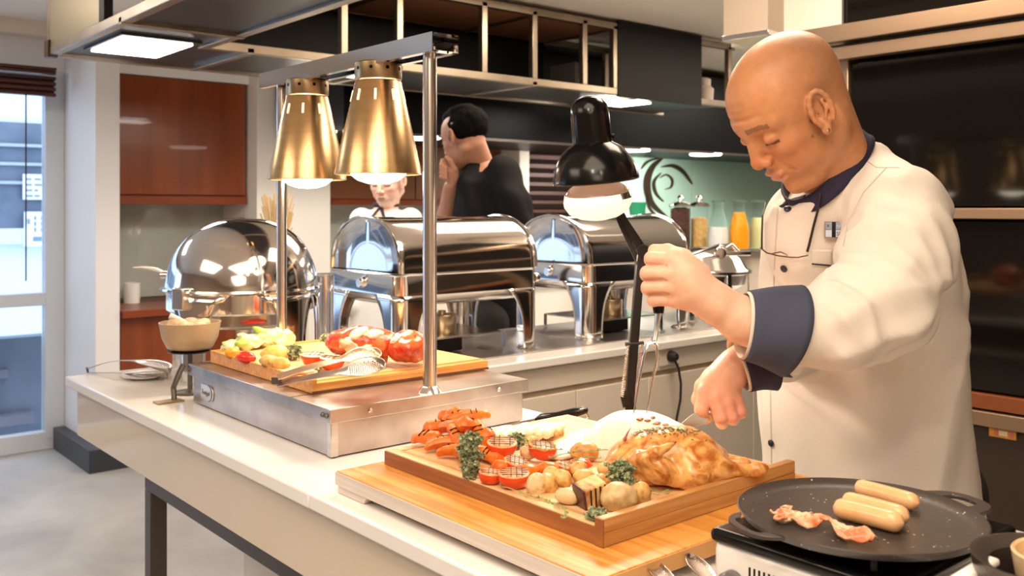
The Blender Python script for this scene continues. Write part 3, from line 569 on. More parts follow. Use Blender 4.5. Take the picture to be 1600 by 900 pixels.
# ================================================================ roll-top chafing dishes
def roll_top(x0, label, Wd=.525, y0=2.185, Dp=.385):
    t = thing('chafing_dish', label, 'chafing dish', (x0+Wd/2, y0+Dp/2, .904), 'roll-top chafing dishes on the back run of the counter')
    z0 = .904; zr = 1.152; x1 = x0+Wd; y1 = y0+Dp; yc = (y0+y1)/2
    # rim band (rounded plan)
    def plan(inset, r=.035, n=6):
        P = []
        for cx, cy, a0 in ((x1-inset-r, y1-inset-r, 0), (x0+inset+r, y1-inset-r, PI/2), (x0+inset+r, y0+inset+r, PI), (x1-inset-r, y0+inset+r, 1.5*PI)):
            for i in range(n+1): a = a0+PI/2*i/n; P.append((cx+r*math.cos(a), cy+r*math.sin(a)))
        return P
    m = MB(); rows = [[(x, y, z) for x, y in plan(i)] for i, z in ((.012, zr+.004), (.0, zr+.004), (-.003, zr), (0, zr-.004), (0, zr-.058), (.004, zr-.060), (.012, zr-.058))]
    m.grid(rows, close=True); m.build('rim_band', chrome, t)
    m = MB(); rows = [[(x, y, z) for x, y in plan(i)] for i, z in ((.012, zr-.05), (.020, zr-.075), (.045, zr-.092))]; m.grid(rows, close=True)
    P = plan(.045); m.add([(x, y, zr-.092) for x, y in P], [tuple(range(len(P)))]); m.build('water_pan', chrome2, t)
    # corner legs: curved sheet wrapping each corner, arched inner edges
    for sx in (0, 1):
        for sy in (0, 1):
            n = 9; rows = []
            for k in range(11):
                f = k/10; z = zr-.058-(zr-.058-z0-.004)*f
                w = .030+.062*(1-f)**3.2; row = []
                L = []
                for i in range(5): L.append((.035+w*(1-i/4.0), 0.0))       # along the front
                for i in range(1, 7): a = PI/2*i/6; L.append((.035-.035*math.sin(a), .035-.035*math.cos(a)))
                for i in range(1, 5): L.append((0, .035+w*i/4.0))
                for u, v in L: row.append((x0+u if not sx else x1-u, y0+v if not sy else y1-v, z))
                rows.append(row)
            MB().grid(rows).build('leg', chrome, t, solid=.002)
            cx = x0+.03 if not sx else x1-.03; cy = y0+.03 if not sy else y1-.03
            MB().lathe([(0, 0), (.028, 0), (.030, .004), (.024, .010), (0, .010)], (cx, cy, z0), n=20).build('foot', chrome2, t)
    # roll cover: near-semicircular barrel with rounded shoulders
    R = Dp/2-.006; H = .158; rows = []; NS = 26
    prof = [(0, .0), (.0, .0)]
    xs = [(x0+.012, 0.995), (x0+.010, .985), (x0+.014, 1.0), (x0+.030, 1.004), (x0+.045, 1.0), (x1-.045, 1.0), (x1-.030, 1.004), (x1-.014, 1.0), (x1-.010, .985)]
    for x, s in xs[1:]:
        rows.append([(x, yc-R*s*math.cos(PI*i/NS), zr+.004+H*s*max(0, math.sin(PI*i/NS))**.82) for i in range(NS+1)])
    cvr = MB().grid(rows).build('roll_cover', chrome, t, smooth=50)
    for x, e in ((x0+.011, 0), (x1-.011, 1)):
        m = MB(); rr_ = []
        for s, dx in ((.985, 0), (.93, .004), (.90, .010), (.45, .012), (0.02, .012)):
            rr_.append([(x+(dx if not e else -dx), yc-R*s*math.cos(PI*i/NS), zr+.006+H*s*max(0, math.sin(PI*i/NS))**.82) for i in range(NS+1)])
        m.grid(rr_).build('cover_end', chrome, t, smooth=50)
        MB().tube([(x+(-.003 if not e else .003), yc-R*1.0*math.cos(PI*i/NS), zr+.006+H*1.0*max(0, math.sin(PI*i/NS))**.82) for i in range(NS+1)], .0045, 8).build('cover_rib', chrome, t)
    for e, x in ((0, x0-.004), (1, x1+.004)):
        MB().lathe([(0, -.008), (.013, -.008), (.015, -.004), (.015, .004), (.013, .008), (0, .008)], (x, yc if not e else y0+.02, zr-.030), (1, 0, 0), n=20).build('hinge_knob', chrome, t)
    # burner shelf and burner
    bx('burner_shelf', chrome2, (x0+.10, y0+.05, .955), (x1-.10, y1-.06, .960), t, bev=.001)
    for x in (x0+.10, x1-.10):
        for yy in (y0+.055, y1-.065): MB().bar((x, yy, .904), (x, yy, .958), .012, .004).build('shelf_strut', chrome2, t)
    bx('burner_tray', blackmat, (x0+.17, y0+.10, .907), (x0+.30, y0+.22, .950), t, bev=.004)
    MB().lathe([(0, 0), (.042, 0), (.045, .004), (.045, .052), (.042, .055), (.014, .055), (.012, .066), (0, .066)], (x0+.26, yc-.04, .960), n=28).build('burner', mat('burner can', (.55, .42, .26), .3, .9), t)
    return t
roll_top(1.443, 'left roll-top chromed chafing dish, behind the front lamp post')
roll_top(2.185, 'right roll-top chromed chafing dish, behind the black desk heat lamp')
# round chafer at the counter end
def round_chafer():
    c = Vector((1.076, 2.376, .9)); t = thing('round_chafing_dish', 'large round domed chrome chafing dish at the far end of the white counter', 'chafing dish', c)
    R = .195; zr = 1.132
    prof = [(R, 0)]+[(R*math.cos(a)**.86, .182*math.sin(a)) for a in [i*PI/2/16 for i in range(1, 17)]]
    MB().lathe([(R-.004, -.003), (R+.002, -.002), (R+.002, .003)]+prof[1:-1]+[(0.0005, .182)], (c.x, c.y, zr), n=64).build('dome_cover', chrome, t)
    MB().lathe([(R-.01, .002), (R+.012, .002), (R+.014, -.003), (R+.010, -.006), (R-.002, -.010), (R-.002, -.055), (R-.008, -.06), (R-.03, -.058)], (c.x, c.y, zr), n=64).build('rim_band', chrome, t)
    MB().lathe([(R-.03, -.055), (R-.035, -.09), (R-.045, -.098), (0, -.098)], (c.x, c.y, zr), n=48).build('water_pan', mat('warm satin pan', (.62, .52, .42), .25, 1), t)
    for a in (208, 285, 338, 60, 120):
        aa = math.radians(a); rows = []
        for k in range(10):
            f = k/9; z = zr-.008-(zr-.008-.906)*f; hw = (.10*(1-f)**4+.075+.03*(f < .05))/R*1.0
            rows.append([(c.x+(R+.004)*math.cos(aa+hw*(j/6-.5)*2*.5), c.y+(R+.004)*math.sin(aa+hw*(j/6-.5)*2*.5), z) for j in range(7)])
        MB().grid(rows).build('leg', chrome, t, solid=.003)
    aa = math.radians(200); q = Vector((c.x+(R+.012)*math.cos(aa), c.y+(R+.012)*math.sin(aa), 1.115))
    MB().box((-.012, -.02, -.028), (.012, .02, .028), Matrix.Rotation(aa, 3, 'Z'), q).build('hinge', chrome2, t, bev=.004)
    MB().lathe([(0, 0), (.045, 0), (.047, .05), (.012, .052), (0, .052)], (c.x+.03, c.y, .912), n=24).build('burner', mat('burner can', (.5, .4, .3)), t)
    return t
round_chafer()
# small round glass-lid chafer at the far right
c = Vector((3.02, 2.36, .904)); t4 = thing('round_chafing_dish', 'smaller round chrome chafing dish with lid handle, right of the roll-tops below the jars', 'chafing dish', c); R = .165
MB().lathe([(R, 0), (R+.006, .004), (R-.006, .012), (R-.03, .052), (.09, .084), (.0, .094)], (c.x, c.y, 1.09), n=48).build('lid', chrome, t4)
MB().lathe([(R-.01, .004), (R+.014, .004), (R+.014, -.006), (R-.004, -.012), (R-.012, -.05), (.09, -.085), (0, -.09)], (c.x, c.y, 1.09), n=48).build('pan', chrome2, t4)
for a in (200, 250, 300, 30, 120): aa = math.radians(a); MB().bar((c.x+R*math.cos(aa), c.y+R*math.sin(aa), 1.085), (c.x+R*1.02*math.cos(aa), c.y+R*1.02*math.sin(aa), .905), .022, .006, up=Vector((math.cos(aa), math.sin(aa), 0))).build('leg', chrome, t4, bev=.002)
q = onY(1135, 388, 2.18); MB().tube([q+D(-.035, -.015, 0), q+D(-.02, .012, 0), q+D(0, 0, 0), q+D(.02, .014, 0), q+D(.045, -.012, 0)], .006, 10).build('lid_handle', chrome, t4)
MB().tube([q+D(-.03, -.02, 0), q+D(.09, -.018, 0)], .011, 12).build('handle_bar', chrome, t4); MB().lathe([(0, -.012), (.02, -.01), (.022, 0), (.02, .01), (0, .012)], q+D(-.025, -.018, -.01), -FV, n=20).build('hinge_disc', chrome, t4)
MB().tube([(c.x-.14, c.y-.05, 1.16), (c.x-.05, c.y-.1, 1.195), (c.x+.12, c.y-.03, 1.19)], .006, 8).build('lid_rim', chrome2, t4)
t5 = thing('serving_tray', 'round steel tray with upturned rim on a stand behind the small chafing dish', 'tray', (3.2, 2.75, 1.17))
# jars on the back counter
def on_shelf(px, d=6.05): q = W(px, 300, d); return Vector((q.x, q.y, 1.078))
COL.objects.unlink(t5); bpy.data.objects.remove(t5)
def jar(px, label, fill, mfill, r=.066, h=.27, d=6.05):
    q = on_shelf(px, d); t = thing('storage_jar', label, 'jar', q, 'lidded storage jars on the back shelf')
    MB().lathe([(0, 0), (r, 0), (r, h), (r-.004, h), (r-.004, .006), (0, .006)], q, n=32).build('glass', thinglass, t)
    MB().lathe([(0, .008), (r-.006, .008), (r-.006, fill), (r*.5, fill+.012), (0, fill+.006)], q, n=32).build('contents', mfill, t)
    MB().lathe([(0, 0), (r+.006, 0), (r+.008, .008), (r-.01, .022), (.012, .034), (.010, .044), (.020, .056), (.012, .072), (0, .074)], q+Vector((0, 0, h)), n=32).build('lid', chrome, t)
jar(1063, 'tall glass jar of dark brown cereal with chrome lid', .255, mat('dark cereal', (.05, .022, .015), .8, col2=(.12, .05, .03), ns=60, bump=.3, bs=60))
jar(1092, 'tall glass jar of golden flakes with chrome lid', .19, mat('golden flakes', (.72, .42, .12), .8, col2=(.88, .62, .26), ns=50, bump=.4, bs=50), r=.062, d=6.10)
def carafe(px, label, fill, mf, r=.062, h=.30, d=5.95):
    q = on_shelf(px, d); t = thing('carafe', label, 'carafe', q, 'stoppered carafes on the back shelf')
    def pr(z): z = z/h; return r*(1.0 if z < .05 else (1.04-.04*abs(z-.2)/.2 if z < .45 else (1-.5*((z-.45)/.4) if z < .85 else .5)))
    zs = [h*i/20 for i in range(21)]
    MB().lathe([(0, 0)]+[(pr(z), z) for z in zs]+[(pr(h)+.004, h+.003)], q, n=28).build('glass', thinglass, t)
    MB().lathe([(0, .006)]+[(pr(z)-.004, z+.004) for z in zs if z < fill]+[(pr(fill)-.004, fill), (0, fill)], q, n=28).build('contents', mf, t)
    MB().lathe([(0, .0), (pr(h)+.012, 0), (pr(h)+.012, .012), (0, .012)], q+Vector((0, 0, h)), n=24).build('lid', mat('grey green lid', (.12, .20, .17), .4), t)
carafe(1122, 'carafe half full of white milk', .14, mat('milk', (.85, .86, .84), .3))
carafe(1155, 'carafe full of bright orange juice', .235, mat('orange juice', (.95, .36, .01), .3))
carafe(1184, 'carafe of pale green-yellow juice beside the orange juice', .20, d=6.02, r=.055, mf=mat('pale juice', (.72, .80, .42), .3))
q = on_shelf(996, 6.1); o = MB().lathe([(0, 0), (.05, 0), (.056, .02), (.05, .22), (.058, .30), (.054, .30), (.044, .22), (.048, .02), (0, .01)], q, n=24).build('green_vase', mat('green glass', (.03, .35, .17), .08, coat=.4)); tag(o, 'tall green glass vase on the back shelf behind the black lamp', 'vase')
# small things behind: steel bain-marie by the round chafer, dried grass, candle cup
q = Vector((1.52, 2.56, .904)); o = MB().lathe([(0, 0), (.032, 0), (.034, .222), (.048, .226), (.048, .230), (.030, .230), (.028, .01), (0, .01)], W(508, 410, 2.95)*1-Vector((0, 0, W(508, 410, 2.95).z-.904)), n=28).build('steel_canister', chrome2); tag(o, 'slim steel canister between the round and the roll-top chafing dish', 'canister')
random.seed(11); bpos = W(432, 340, 4.6); g = thing('dried_grass', 'dried golden grass bunch in a vase behind the round chafing dish', 'plant', (bpos.x, bpos.y, .9))
m = MB()
for i in range(90):
    a = random.uniform(0, 2*PI); r = random.uniform(.0, .055); b0 = bpos+Vector((math.cos(a)*.015, math.sin(a)*.015, -.22)); tip = bpos+Vector((math.cos(a)*(r+.03), math.sin(a)*(r+.03), random.uniform(-.05, .13)))
    m.tube([b0, (b0+tip)/2+Vector((0, 0, .02)), tip], [.0015, .002, .004], 4)
m.build('stems', mat('straw', (.62, .42, .18), .7), g)
MB().lathe([(0, 0), (.05, 0), (.06, .08), (.04, .2), (.035, .2), (.05, .08), (0, .01)], (bpos.x, bpos.y, bpos.z-.40), n=24).build('vase', mat('grey vase', (.3, .32, .3), .4), g)
bx('vase_plinth', creampanel, (bpos.x-.12, bpos.y-.1, 0), (bpos.x+.12, bpos.y+.1, bpos.z-.40)); tag(bpy.data.objects['vase_plinth'], 'cream plinth hidden behind the round chafing dish carrying the vase', 'plinth')
# serving spoon rest left of the dome
t = thing('serving_spoon', 'pale serving ladle handle sticking out left of the round dome', 'spoon', W(230, 424, 2.62))
MB().tube([W(209, 418, 2.66), W(225, 418, 2.64), W(243, 421, 2.61), W(262, 428, 2.58)], [.004, .008, .012, .006], 12, flat=.5).build('bowl', mat('pale ceramic spoon', (.82, .72, .58), .3), t)
MB().lathe([(0, 0), (.012, 0), (.012, .03), (0, .03)], W(252, 430, 2.585), RV, n=14).build('clip', chrome2, t)
# bowl on a small stand, plates and tongs at the counter end
c = Vector((.862, 2.195, 1.0)); t = thing('dip_bowl', 'beige bowl of pale crumbed sauce on a black stand beside the round chafing dish', 'bowl', c)
bowlm = mat('beige stoneware', (.44, .30, .18), .35, col2=(.50, .36, .22), ns=8)
MB().lathe([(0, 0), (.040, 0), (.052, .006), (.064, .030), (.070, .062), (.071, .066), (.067, .066), (.060, .032), (.045, .012), (0, .010)], c+Vector((0, 0, .004)), n=40).build('bowl', bowlm, t)
MB().lathe([(0, 0), (.050, 0), (.052, .003), (0, .004)], c, n=32).build('stand_plate', blackpl, t)
MB().lathe([(0, -.098), (.034, -.098), (.034, -.094), (.006, -.088), (.006, 0), (0, 0)], c, n=20).build('stand_foot', darksteel, t)
F1 = Field(c+Vector((-.07, -.07, .02)), c+Vector((.07, .07, .12)), .0022); rnd = random.Random(3)
F1.ell(c+Vector((0, 0, .042)), (.060, .060, .014), k=.005)
for i in range(16): F1.ell(c+Vector((rnd.uniform(-.035, .035), rnd.uniform(-.035, .035), rnd.uniform(.05, .07))), (rnd.uniform(.008, .018), rnd.uniform(.008, .018), .010), k=.006)
V, Fq = F1.net(); nmesh('filling', V, Fq, mat('tan paste', (.70, .46, .28), .5, col2=(.82, .62, .42), ns=30), t)
t = thing('ladle', 'small white plastic ladle resting in the beige bowl', 'ladle', W(290, 500, 2.12)); MB().tube([c+D(.01, .055, .01), c+D(-.02, .075, 0), c+D(-.045, .086, -.01)], [.003, .0035, .008], 10).build('handle', mat('clear white plastic', (.88, .84, .8), .2), t)
c = G(425, 507, 1.01); c = W(425, 515, 2.13); t = thing('spice_bowl', 'small dark dish of red spice beside the rear lamp post', 'bowl', (c.x, c.y, c.z-.01))
o = G(225, 591, .9); t = thing('plate', 'small white plate under the far tongs at the counter end', 'plate', o); MB().lathe([(0, 0), (.030, 0), (.034, .003), (.058, .009), (.060, .011), (.034, .006), (0, .004)], o, n=40).build('plate', mat('white china', (.85, .83, .8)), t)
for x in [ob for ob in COL.objects if ob.name == 'spice_bowl']: bpy.data.objects.remove(x)
def perforated_spoon(base, along, upv, L, wid, m, parent, name='jaw', bowl=.42, hs=1, h0=.010, lift=0):
    """tong jaw: flat arm flaring to a perforated, slightly cupped oval blade"""
    a = Vector(along).normalized(); u = Vector(upv).normalized(); s = a.cross(u).normalized(); base = Vector(base)
    NL, NW = 100, 26; vs = []; fs = []
    def P(f, g):
        if f < 1-bowl: w_ = h0+(wid*.30-h0)*(f/(1-bowl))**2
        else:
            q = (f-(1-bowl))/bowl; w_ = wid*.30+(wid-wid*.30)*math.sin(min(1, q/.55)*PI/2)**1.3 if q < .55 else wid*math.sqrt(max(0, 1-((q-.55)/.45)**2))*.999+.0006
        cup = .0 if f < .5 else .25*wid*(g*g)*((f-.5)/.5); arch = lift*math.sin(PI*f)
        return base+a*(L*f)+s*(w_*g*.5)+u*(cup+arch)
    for i in range(NL+1):
        for j in range(NW+1): vs.append(P(i/NL, j/NW*2-1))
    for i in range(NL):
        for j in range(NW):
            f = (i+.5)/NL; g = (j+.5)/NW*2-1; q = (f-(1-bowl))/bowl
            if .22 < q < .90 and abs(g) < .72 and (i % 2 == 0) and ((j+(i//2)) % 2 == 0): continue
            A = i*(NW+1)+j; fs.append((A, A+1, A+NW+2, A+NW+1))
    return MB().add(vs, fs).build(name, m, parent, solid=.0012)
tg = thing('tongs', 'perforated steel tongs lying across the small white plate at the counter end', 'tongs', G(200, 585, .9))
p0 = G(136, 580, .905); p1 = G(266, 588, .915)
perforated_spoon(p0+Vector((0, 0, .006)), p1-p0, (0, 0, 1), (p1-p0).length, .062, mat('tong steel', (.46, .40, .36), .3, 1), tg, lift=.028)
p0b = G(137, 582, .901); perforated_spoon(p0b, p1-p0, (0, 0, 1), (p1-p0).length*.96, .058, MATS['tong steel'], tg, lift=.004)
MB().bar(p0+Vector((0, 0, .009)), p0b+Vector((0, 0, .001)), .012, .003).build('spring_end', darksteel, tg)
t = thing('clamp_foot', 'dark folding foot clamp standing at the left corner of the carving station', 'clamp', (.80, 2.12, .9))
MB().tube([(.80, 2.13, .904), (.80, 2.135, .93), (.803, 2.115, .96), (.812, 2.108, .985)], .0065, 8).build('arm', darksteel, t); MB().box((.755, 2.108, .900), (.815, 2.14, .9045)).build('base_plate', mat('tan steel', (.35, .26, .15), .4, .6), t)
# ================================================================ black desk heat lamp
dl = thing('desk_heat_lamp', 'black articulated heat lamp with domed shade over the roast chicken', 'lamp', (1.30, 1.17, .9))
dd = 1.72; LT = W(918, 152, dd); LB = W(931, 283, dd)   # top of the socket cap, centre of the shade mouth
ax = (LT-LB).normalized(); ax = (ax+FV*-.10).normalized()
MB().lathe([(.0785, .0), (.079, .003), (.0785, .006), (.0745, .024), (.0655, .043), (.052, .060), (.037, .069), (.035, .071)], LB, ax, n=48).build('shade', blackpl, dl, solid=.0012)
MB().lathe([(.0765, .003), (.072, .024), (.063, .042), (.050, .058), (.03, .066)], LB, ax, n=48).build('shade_lining', enamel, dl)
MB().lathe([(.0355, .069), (.0365, .073), (.0355, .12), (.033, .138), (.024, .150), (.010, .1555), (0.0005, .156)], LB, ax, n=40).build('socket_cap', blackpl, dl)
MB().tube([LB+ax*.083+RV*.036, LB+ax*.083+RV*.041], .004, 8).build('switch', blackpl, dl)
MB().lathe([(.0415, .03), (.0415, -.012), (.052, -.026)], LB, ax, n=40).build('bulb_collar', mat('frosted collar', (.55, .38, .30), .35), dl)
MB().lathe([(.030, .002), (.050, -.010), (.060, -.022), (.063, -.034)], LB, ax, n=40).build('bulb_glass', glass, dl)
MB().lathe([(.063, -.034), (.062, -.044), (.054, -.057), (.036, -.067), (.015, -.0715), (0.0005, -.072)], LB, ax, n=40).build('bulb_face', mat('frosted bulb', (.8, .74, .68), .3, emis=(1, .84, .68), es=.7), dl)
MB().lathe([(0.0005, -.012), (.010, -.014), (.013, -.022), (0.0005, -.030)], LB, ax, n=16).build('filament', mat('lit filament', (1, .9, .8), .3, emis=(1, .86, .66), es=5), dl)
q0 = LB+ax*.08+FV*.03; e1 = W(970, 335, dd+.02); el = W(1004, 392, dd+.02); lo = W(985, 632, dd)
MB().tube([q0, W(948, 300, dd+.06), e1], .007, 10).build('swivel', blackpl, dl)
for s in (-1, 1): MB().bar(e1+FV*(.006*s), el+FV*(.006*s)+D(.004*s, 0, 0), .013, .004, up=FV).build('upper_arm', blackmat, dl, bev=.001)
MB().bar(e1+D(-.006, -.004, 0), W(998, 412, dd+.02), .009, .009).build('upper_arm', blackmat, dl, bev=.001)
MB().lathe([(0, -.012), (.012, -.012), (.012, .012), (0, .012)], el, FV, n=16).build('elbow', blackmat, dl)
MB().lathe([(0, -.011), (.009, -.011), (.009, .011), (0, .011)], W(1000, 412, dd+.02), FV, n=14).build('elbow', blackmat, dl)
MB().bar(W(1001, 398, dd+.02), W(984, 618, dd), .016, .020, up=FV).build('lower_arm', blackmat, dl, bev=.002)
MB().tube([W(984, 610, dd), W(982, 634, dd), W(978, 634, dd-.002), W(972, 618, dd)], [.010, .010, .007, .004], 8).build('fork_hook', blackmat, dl)
MB().tube([W(977, 538, dd), W(1006, 536, dd)], .004, 8).build('cross_pin', blackmat, dl)
for a, b in (((981, 540), (972, 620)), ((1002, 538), (996, 600))):
    A = W(*a, dd-.008); B = W(*b, dd-.008); ux = (B-A).normalized(); sx = ux.cross(FV); n = 150
    MB().tube([A+(B-A)*(i/n)+(sx*math.cos(i*1.05)+FV*math.sin(i*1.05))*.0030 for i in range(n+1)], .0009, 5).build('spring', chrome2, dl)
base = Vector((lo.x, lo.y, .9)); MB().tube([lo+UV*.004, Vector((lo.x, lo.y, .92))], .010, 12).build('pivot_post', blackmat, dl)
MB().lathe([(0, 0), (.055, 0), (.058, .006), (.050, .018), (.014, .024), (0, .024)], base+Vector((0, 0, .0)), n=40).build('base', blackmat, dl)
sp = LB-ax*.074; spot('desk_lamp_light', sp, tuple(sp-ax*.5+D(.03, 0, -.10)), 16, (1, .84, .66), 2.3, .05)
# ================================================================ the chef
skin = mat('chef skin', (.8, .5, .36), .42, attr='Col', sss=.12, col2=(.90, .86, .82), ns=60, ramp=(.35, .75), bump=.06, bs=260)
skin.node_tree.nodes['Principled BSDF'].inputs['Specular IOR Level'].default_value = .4
for n_ in skin.node_tree.nodes:
    if n_.type == 'VALTORGB': n_.color_ramp.elements[0].color = (1, 1, 1, 1)
chef = thing('person', 'bald man in white jacket with navy collar carving the roast chicken', 'person', (1.60, 1.05, 0))
def frame_head(yaw, pitch, roll=0):
    h = D(-math.cos(yaw), 0, -math.sin(yaw)); lft = D(math.sin(yaw), 0, -math.cos(yaw))       # facing screen-left, turned yaw towards the camera
    f = h*math.cos(pitch)-UV*math.sin(pitch); u = h*math.sin(pitch)+UV*math.cos(pitch)
    l2 = lft*math.cos(roll)+u*math.sin(roll); u2 = u*math.cos(roll)-lft*math.sin(roll)
    return f, l2, u2
def head_field(hh=.0019, hair=False):
    A = Field((-.16, -.115, -.235), (.155, .115, .15), hh)
    A.ell((-.012, 0, .044), (.108, .079, .085), k=0)
    A.ell((.024, 0, .018), (.073, .068, .080), k=.02)
    A.ell((.028, 0, -.045), (.060, .058, .066), k=.025)
    for s in (-1, 1):
        A.cap((-.015, s*.052, -.055), (.055, s*.022, -.098), .023, .018, k=.022)
        A.ell((.058, s*.043, -.018), (.026, .022, .022), k=.018)             # cheekbone
        A.ell((.052, s*.038, -.052), (.026, .022, .026), k=.018)             # cheek
        A.cap((.085, s*.010, .030), (.066, s*.050, .030), .010, .009, k=.014)  # brow
    A.ell((.062, 0, -.060), (.036, .032, .030), k=.018)                      # muzzle
    A.ell((.068, 0, -.100), (.024, .024, .017), k=.016)                      # chin
    for s in (-1, 1): A.ell((.098, s*.034, .010), (.020, .019, .014), k=.016, op='s')   # sockets
    A.chain([(.088, 0, .022), (.098, 0, .000), (.107, 0, -.020)], [.0085, .0085, .0125], k=.010)
    A.ell((.106, 0, -.025), (.0125, .0125, .010), k=.006)
    for s in (-1, 1):
        A.ell((.100, s*.0145, -.028), (.011, .008, .0085), k=.005)           # alae
        A.ell((.107, s*.008, -.0355), (.006, .0042, .004), k=.002, op='s')
        A.ell((.0765, s*.034, .008), (.0155, .0165, .0125), k=.004)          # lidded eyeballs
        A.cap((.094, s*.021, -.001), (.083, s*.048, .000), .0016, .0013, k=.002, op='s')   # lid slit
        A.cap((.094, s*.022, .017), (.081, s*.050, .016), .0016, .0014, k=.003, op='s')     # lid crease
        A.cap((.095, s*.021, -.032), (.082, s*.036, -.062), .0022, .0025, k=.008, op='s')   # nasolabial fold
        A.chain([(.086, s*.033, -.073), (.070, s*.042, -.092)], [.002, .002], k=.008, op='s')
    A.cap((.0965, -.018, -.056), (.0965, .018, -.056), .0052, .0052, k=.005); A.ell((.099, 0, -.0555), (.0055, .012, .0050), k=.003)
    A.cap((.0925, -.016, -.0685), (.0925, .016, -.0685), .0058, .0058, k=.005)
    A.cap((.1020, -.014, -.0620), (.1020, .014, -.0620), .0016, .0016, k=.002, op='s')
    for s in (-1, 1): A.cap((.100, s*.012, -.0620), (.089, s*.027, -.0645), .0018, .0016, k=.002, op='s')
    for s in (-1, 1):       # ears: leaning back, helix ring, lobe, concha
        R = np.array(Matrix.Rotation(math.radians(-14), 3, 'Y') @ Matrix.Rotation(math.radians(-22*s), 3, 'Z'))
        c = np.array((.008, s*.084, -.003))
        def E(x, y, z): return c+R@np.array((x, y*s, z))
        A.ell(E(0, 0, .004), (.0205, .0065, .031), R, k=.006)
        A.ell(E(-.001, .004, .006), (.0125, .006, .0195), R, k=.003, op='s')
        ring = [E(.017*math.cos(t)-.001, .0055, .031*math.sin(t)+.006) for t in [(-50+i*25)*PI/180 for i in range(12)]]
        A.chain(ring, [.0042]*12, k=.003); A.ell(E(.003, .004, -.029), (.0085, .005, .009), R, k=.005)
        A.ell(E(.006, .004, -.003), (.007, .008, .010), R, k=.003, op='s'); A.chain([E(-.006, .004, .018), E(-.009, .005, .004), E(-.002, .0045, -.010)], [.0028]*3, k=.003)
    for z_, x_ in ((.056, .0945), (.068, .0935), (.080, .0905)): A.chain([(x_-.012, -.045, z_), (x_, -.02, z_+.001), (x_, .02, z_+.001), (x_-.012, .045, z_-.001)], [.001]*4, k=.010, op='s')
    return A
def head_colors(V, base=(.80, .50, .34), bald=True):
    n = len(V); C = np.tile(np.array(base), (n, 1)); x, y, z = V.T; ay = np.abs(y)
    C *= (1+.06*fbm(V, 18, 3)[:, None])
    red = np.exp(-((ay-.045)**2+(z+.03)**2)/.0006)*(x > .04); C[:, 1:] *= (1-.16*red)[:, None]
    nose = np.exp(-((x-.112)**2+y**2+(z+.022)**2)/.0003); C[:, 1:] *= (1-.22*nose)[:, None]
    d = np.abs(z+.0625)/.0075; lip = (x > .084) & (ay < .024-.012*d) & (d < 1); C[lip] = np.array((.62, .27, .20))
    brow = (x > .055) & (ay > .012) & (ay < .052) & (np.abs(z-(.036-.12*np.maximum(ay-.038, 0)*2)) < .0042+.002*vnoise(V, 260, 1)); C[brow] = C[brow]*.42+np.array((.03, .015, .01))
    slit = (x > .072) & (ay > .020) & (ay < .050) & (np.abs(z+.0005) < .0026); C[slit] *= .25
    if bald:
        st = (z > .012) & (x < .035) & (z < .115); g = st*np.clip((.035-x)/.05, 0, 1)*np.clip(.55+.5*fbm(V, 22, 5), 0, 1)
        C = C*(1-.45*g[:, None])+np.array((.26, .19, .14))*(.45*g[:, None])
        for sx, sy, sz, r in ((.020, .07, -.008, .006), (.012, .072, .002, .003), (.034, .064, -.03, .003), (.028, .068, -.045, .0025), (.05, .056, -.035, .002), (.015, .07, -.035, .002)):
            m = ((V-np.array((sx, sy, sz)))**2).sum(1) < r*r; C[m] *= .55
    return np.clip(C, 0, 1)
def to_world(V, f, l, u, c): return V@np.array([tuple(f), tuple(l), tuple(u)])+np.array(tuple(c))
HF, HL, HU = frame_head(math.radians(17), math.radians(42), math.radians(-2))
HCn = W(1238, 174, 1.60)
A = head_field(); nk = np.array([tuple(HF), tuple(HL), tuple(HU)])@np.array(tuple(W(1312, 300, 1.66)-HCn)); nk0 = np.array((-.030, 0, -.035))
A = head_field()
A.cap(nk0, nk, .053, .058, k=.028); A.cap((-.05, 0, .0), nk0*.5+nk*.5+np.array((-.01, 0, 0)), .05, .055, k=.03)
A.chain([(-.02, .058, -.04), nk*.7+np.array((.03, .02, -.02))], [.012, .009], k=.02)
V, Fh = A.net(); V = smoothv(V, Fh, 1, .4); Ch = head_colors(V, (.60, .275, .13)); Vh = to_world(V, HF, HL, HU, HCn)
skinC = np.array((.86, .55, .40))
# ---- left hand (toward the camera) closed round the fork handle, forearm into the cuff
def LH(px, py, df): return np.array(tuple(W(px, py, 1.42+df)))
H1 = Field(LH(1230, 620, -.05)-.10, LH(1000, 380, .05)+.10, .0017)
lo = np.minimum(LH(990, 370, -.07), LH(1215, 620, .09)); hi = np.maximum(LH(990, 370, -.07), LH(1215, 620, .09))
cs = np.array([LH(px, py, df) for px in (990, 1215) for py in (370, 600) for df in (-.07, .10)]); H1 = Field(cs.min(0), cs.max(0), .0016)
H1.chain([LH(1070, 430, .004), LH(1085, 452, .002), LH(1118, 474, .0), LH(1160, 500, .0), LH(1205, 515, .0)], [.028, .030, .0285, .033, .042], k=.015)
H1.ell(LH(1068, 432, .008), (.034, .034, .030), k=.012); H1.cap(LH(1058, 408, .004), LH(1064, 462, .006), .021, .019, k=.012)
KN = [(1050, 406, .000), (1045, 428, -.004), (1048, 449, -.003), (1055, 468, .002)]
PP = [(1018, 404, .004), (1012, 427, .001), (1013, 449, .003), (1021, 469, .008)]
MP = [(1017, 406, .036), (1011, 429, .035), (1012, 451, .034), (1021, 471, .034)]
TP = [(1036, 409, .046), (1032, 431, .046), (1033, 452, .044), (1038, 471, .042)]
fr_ = [.0112, .0118, .0112, .0098]
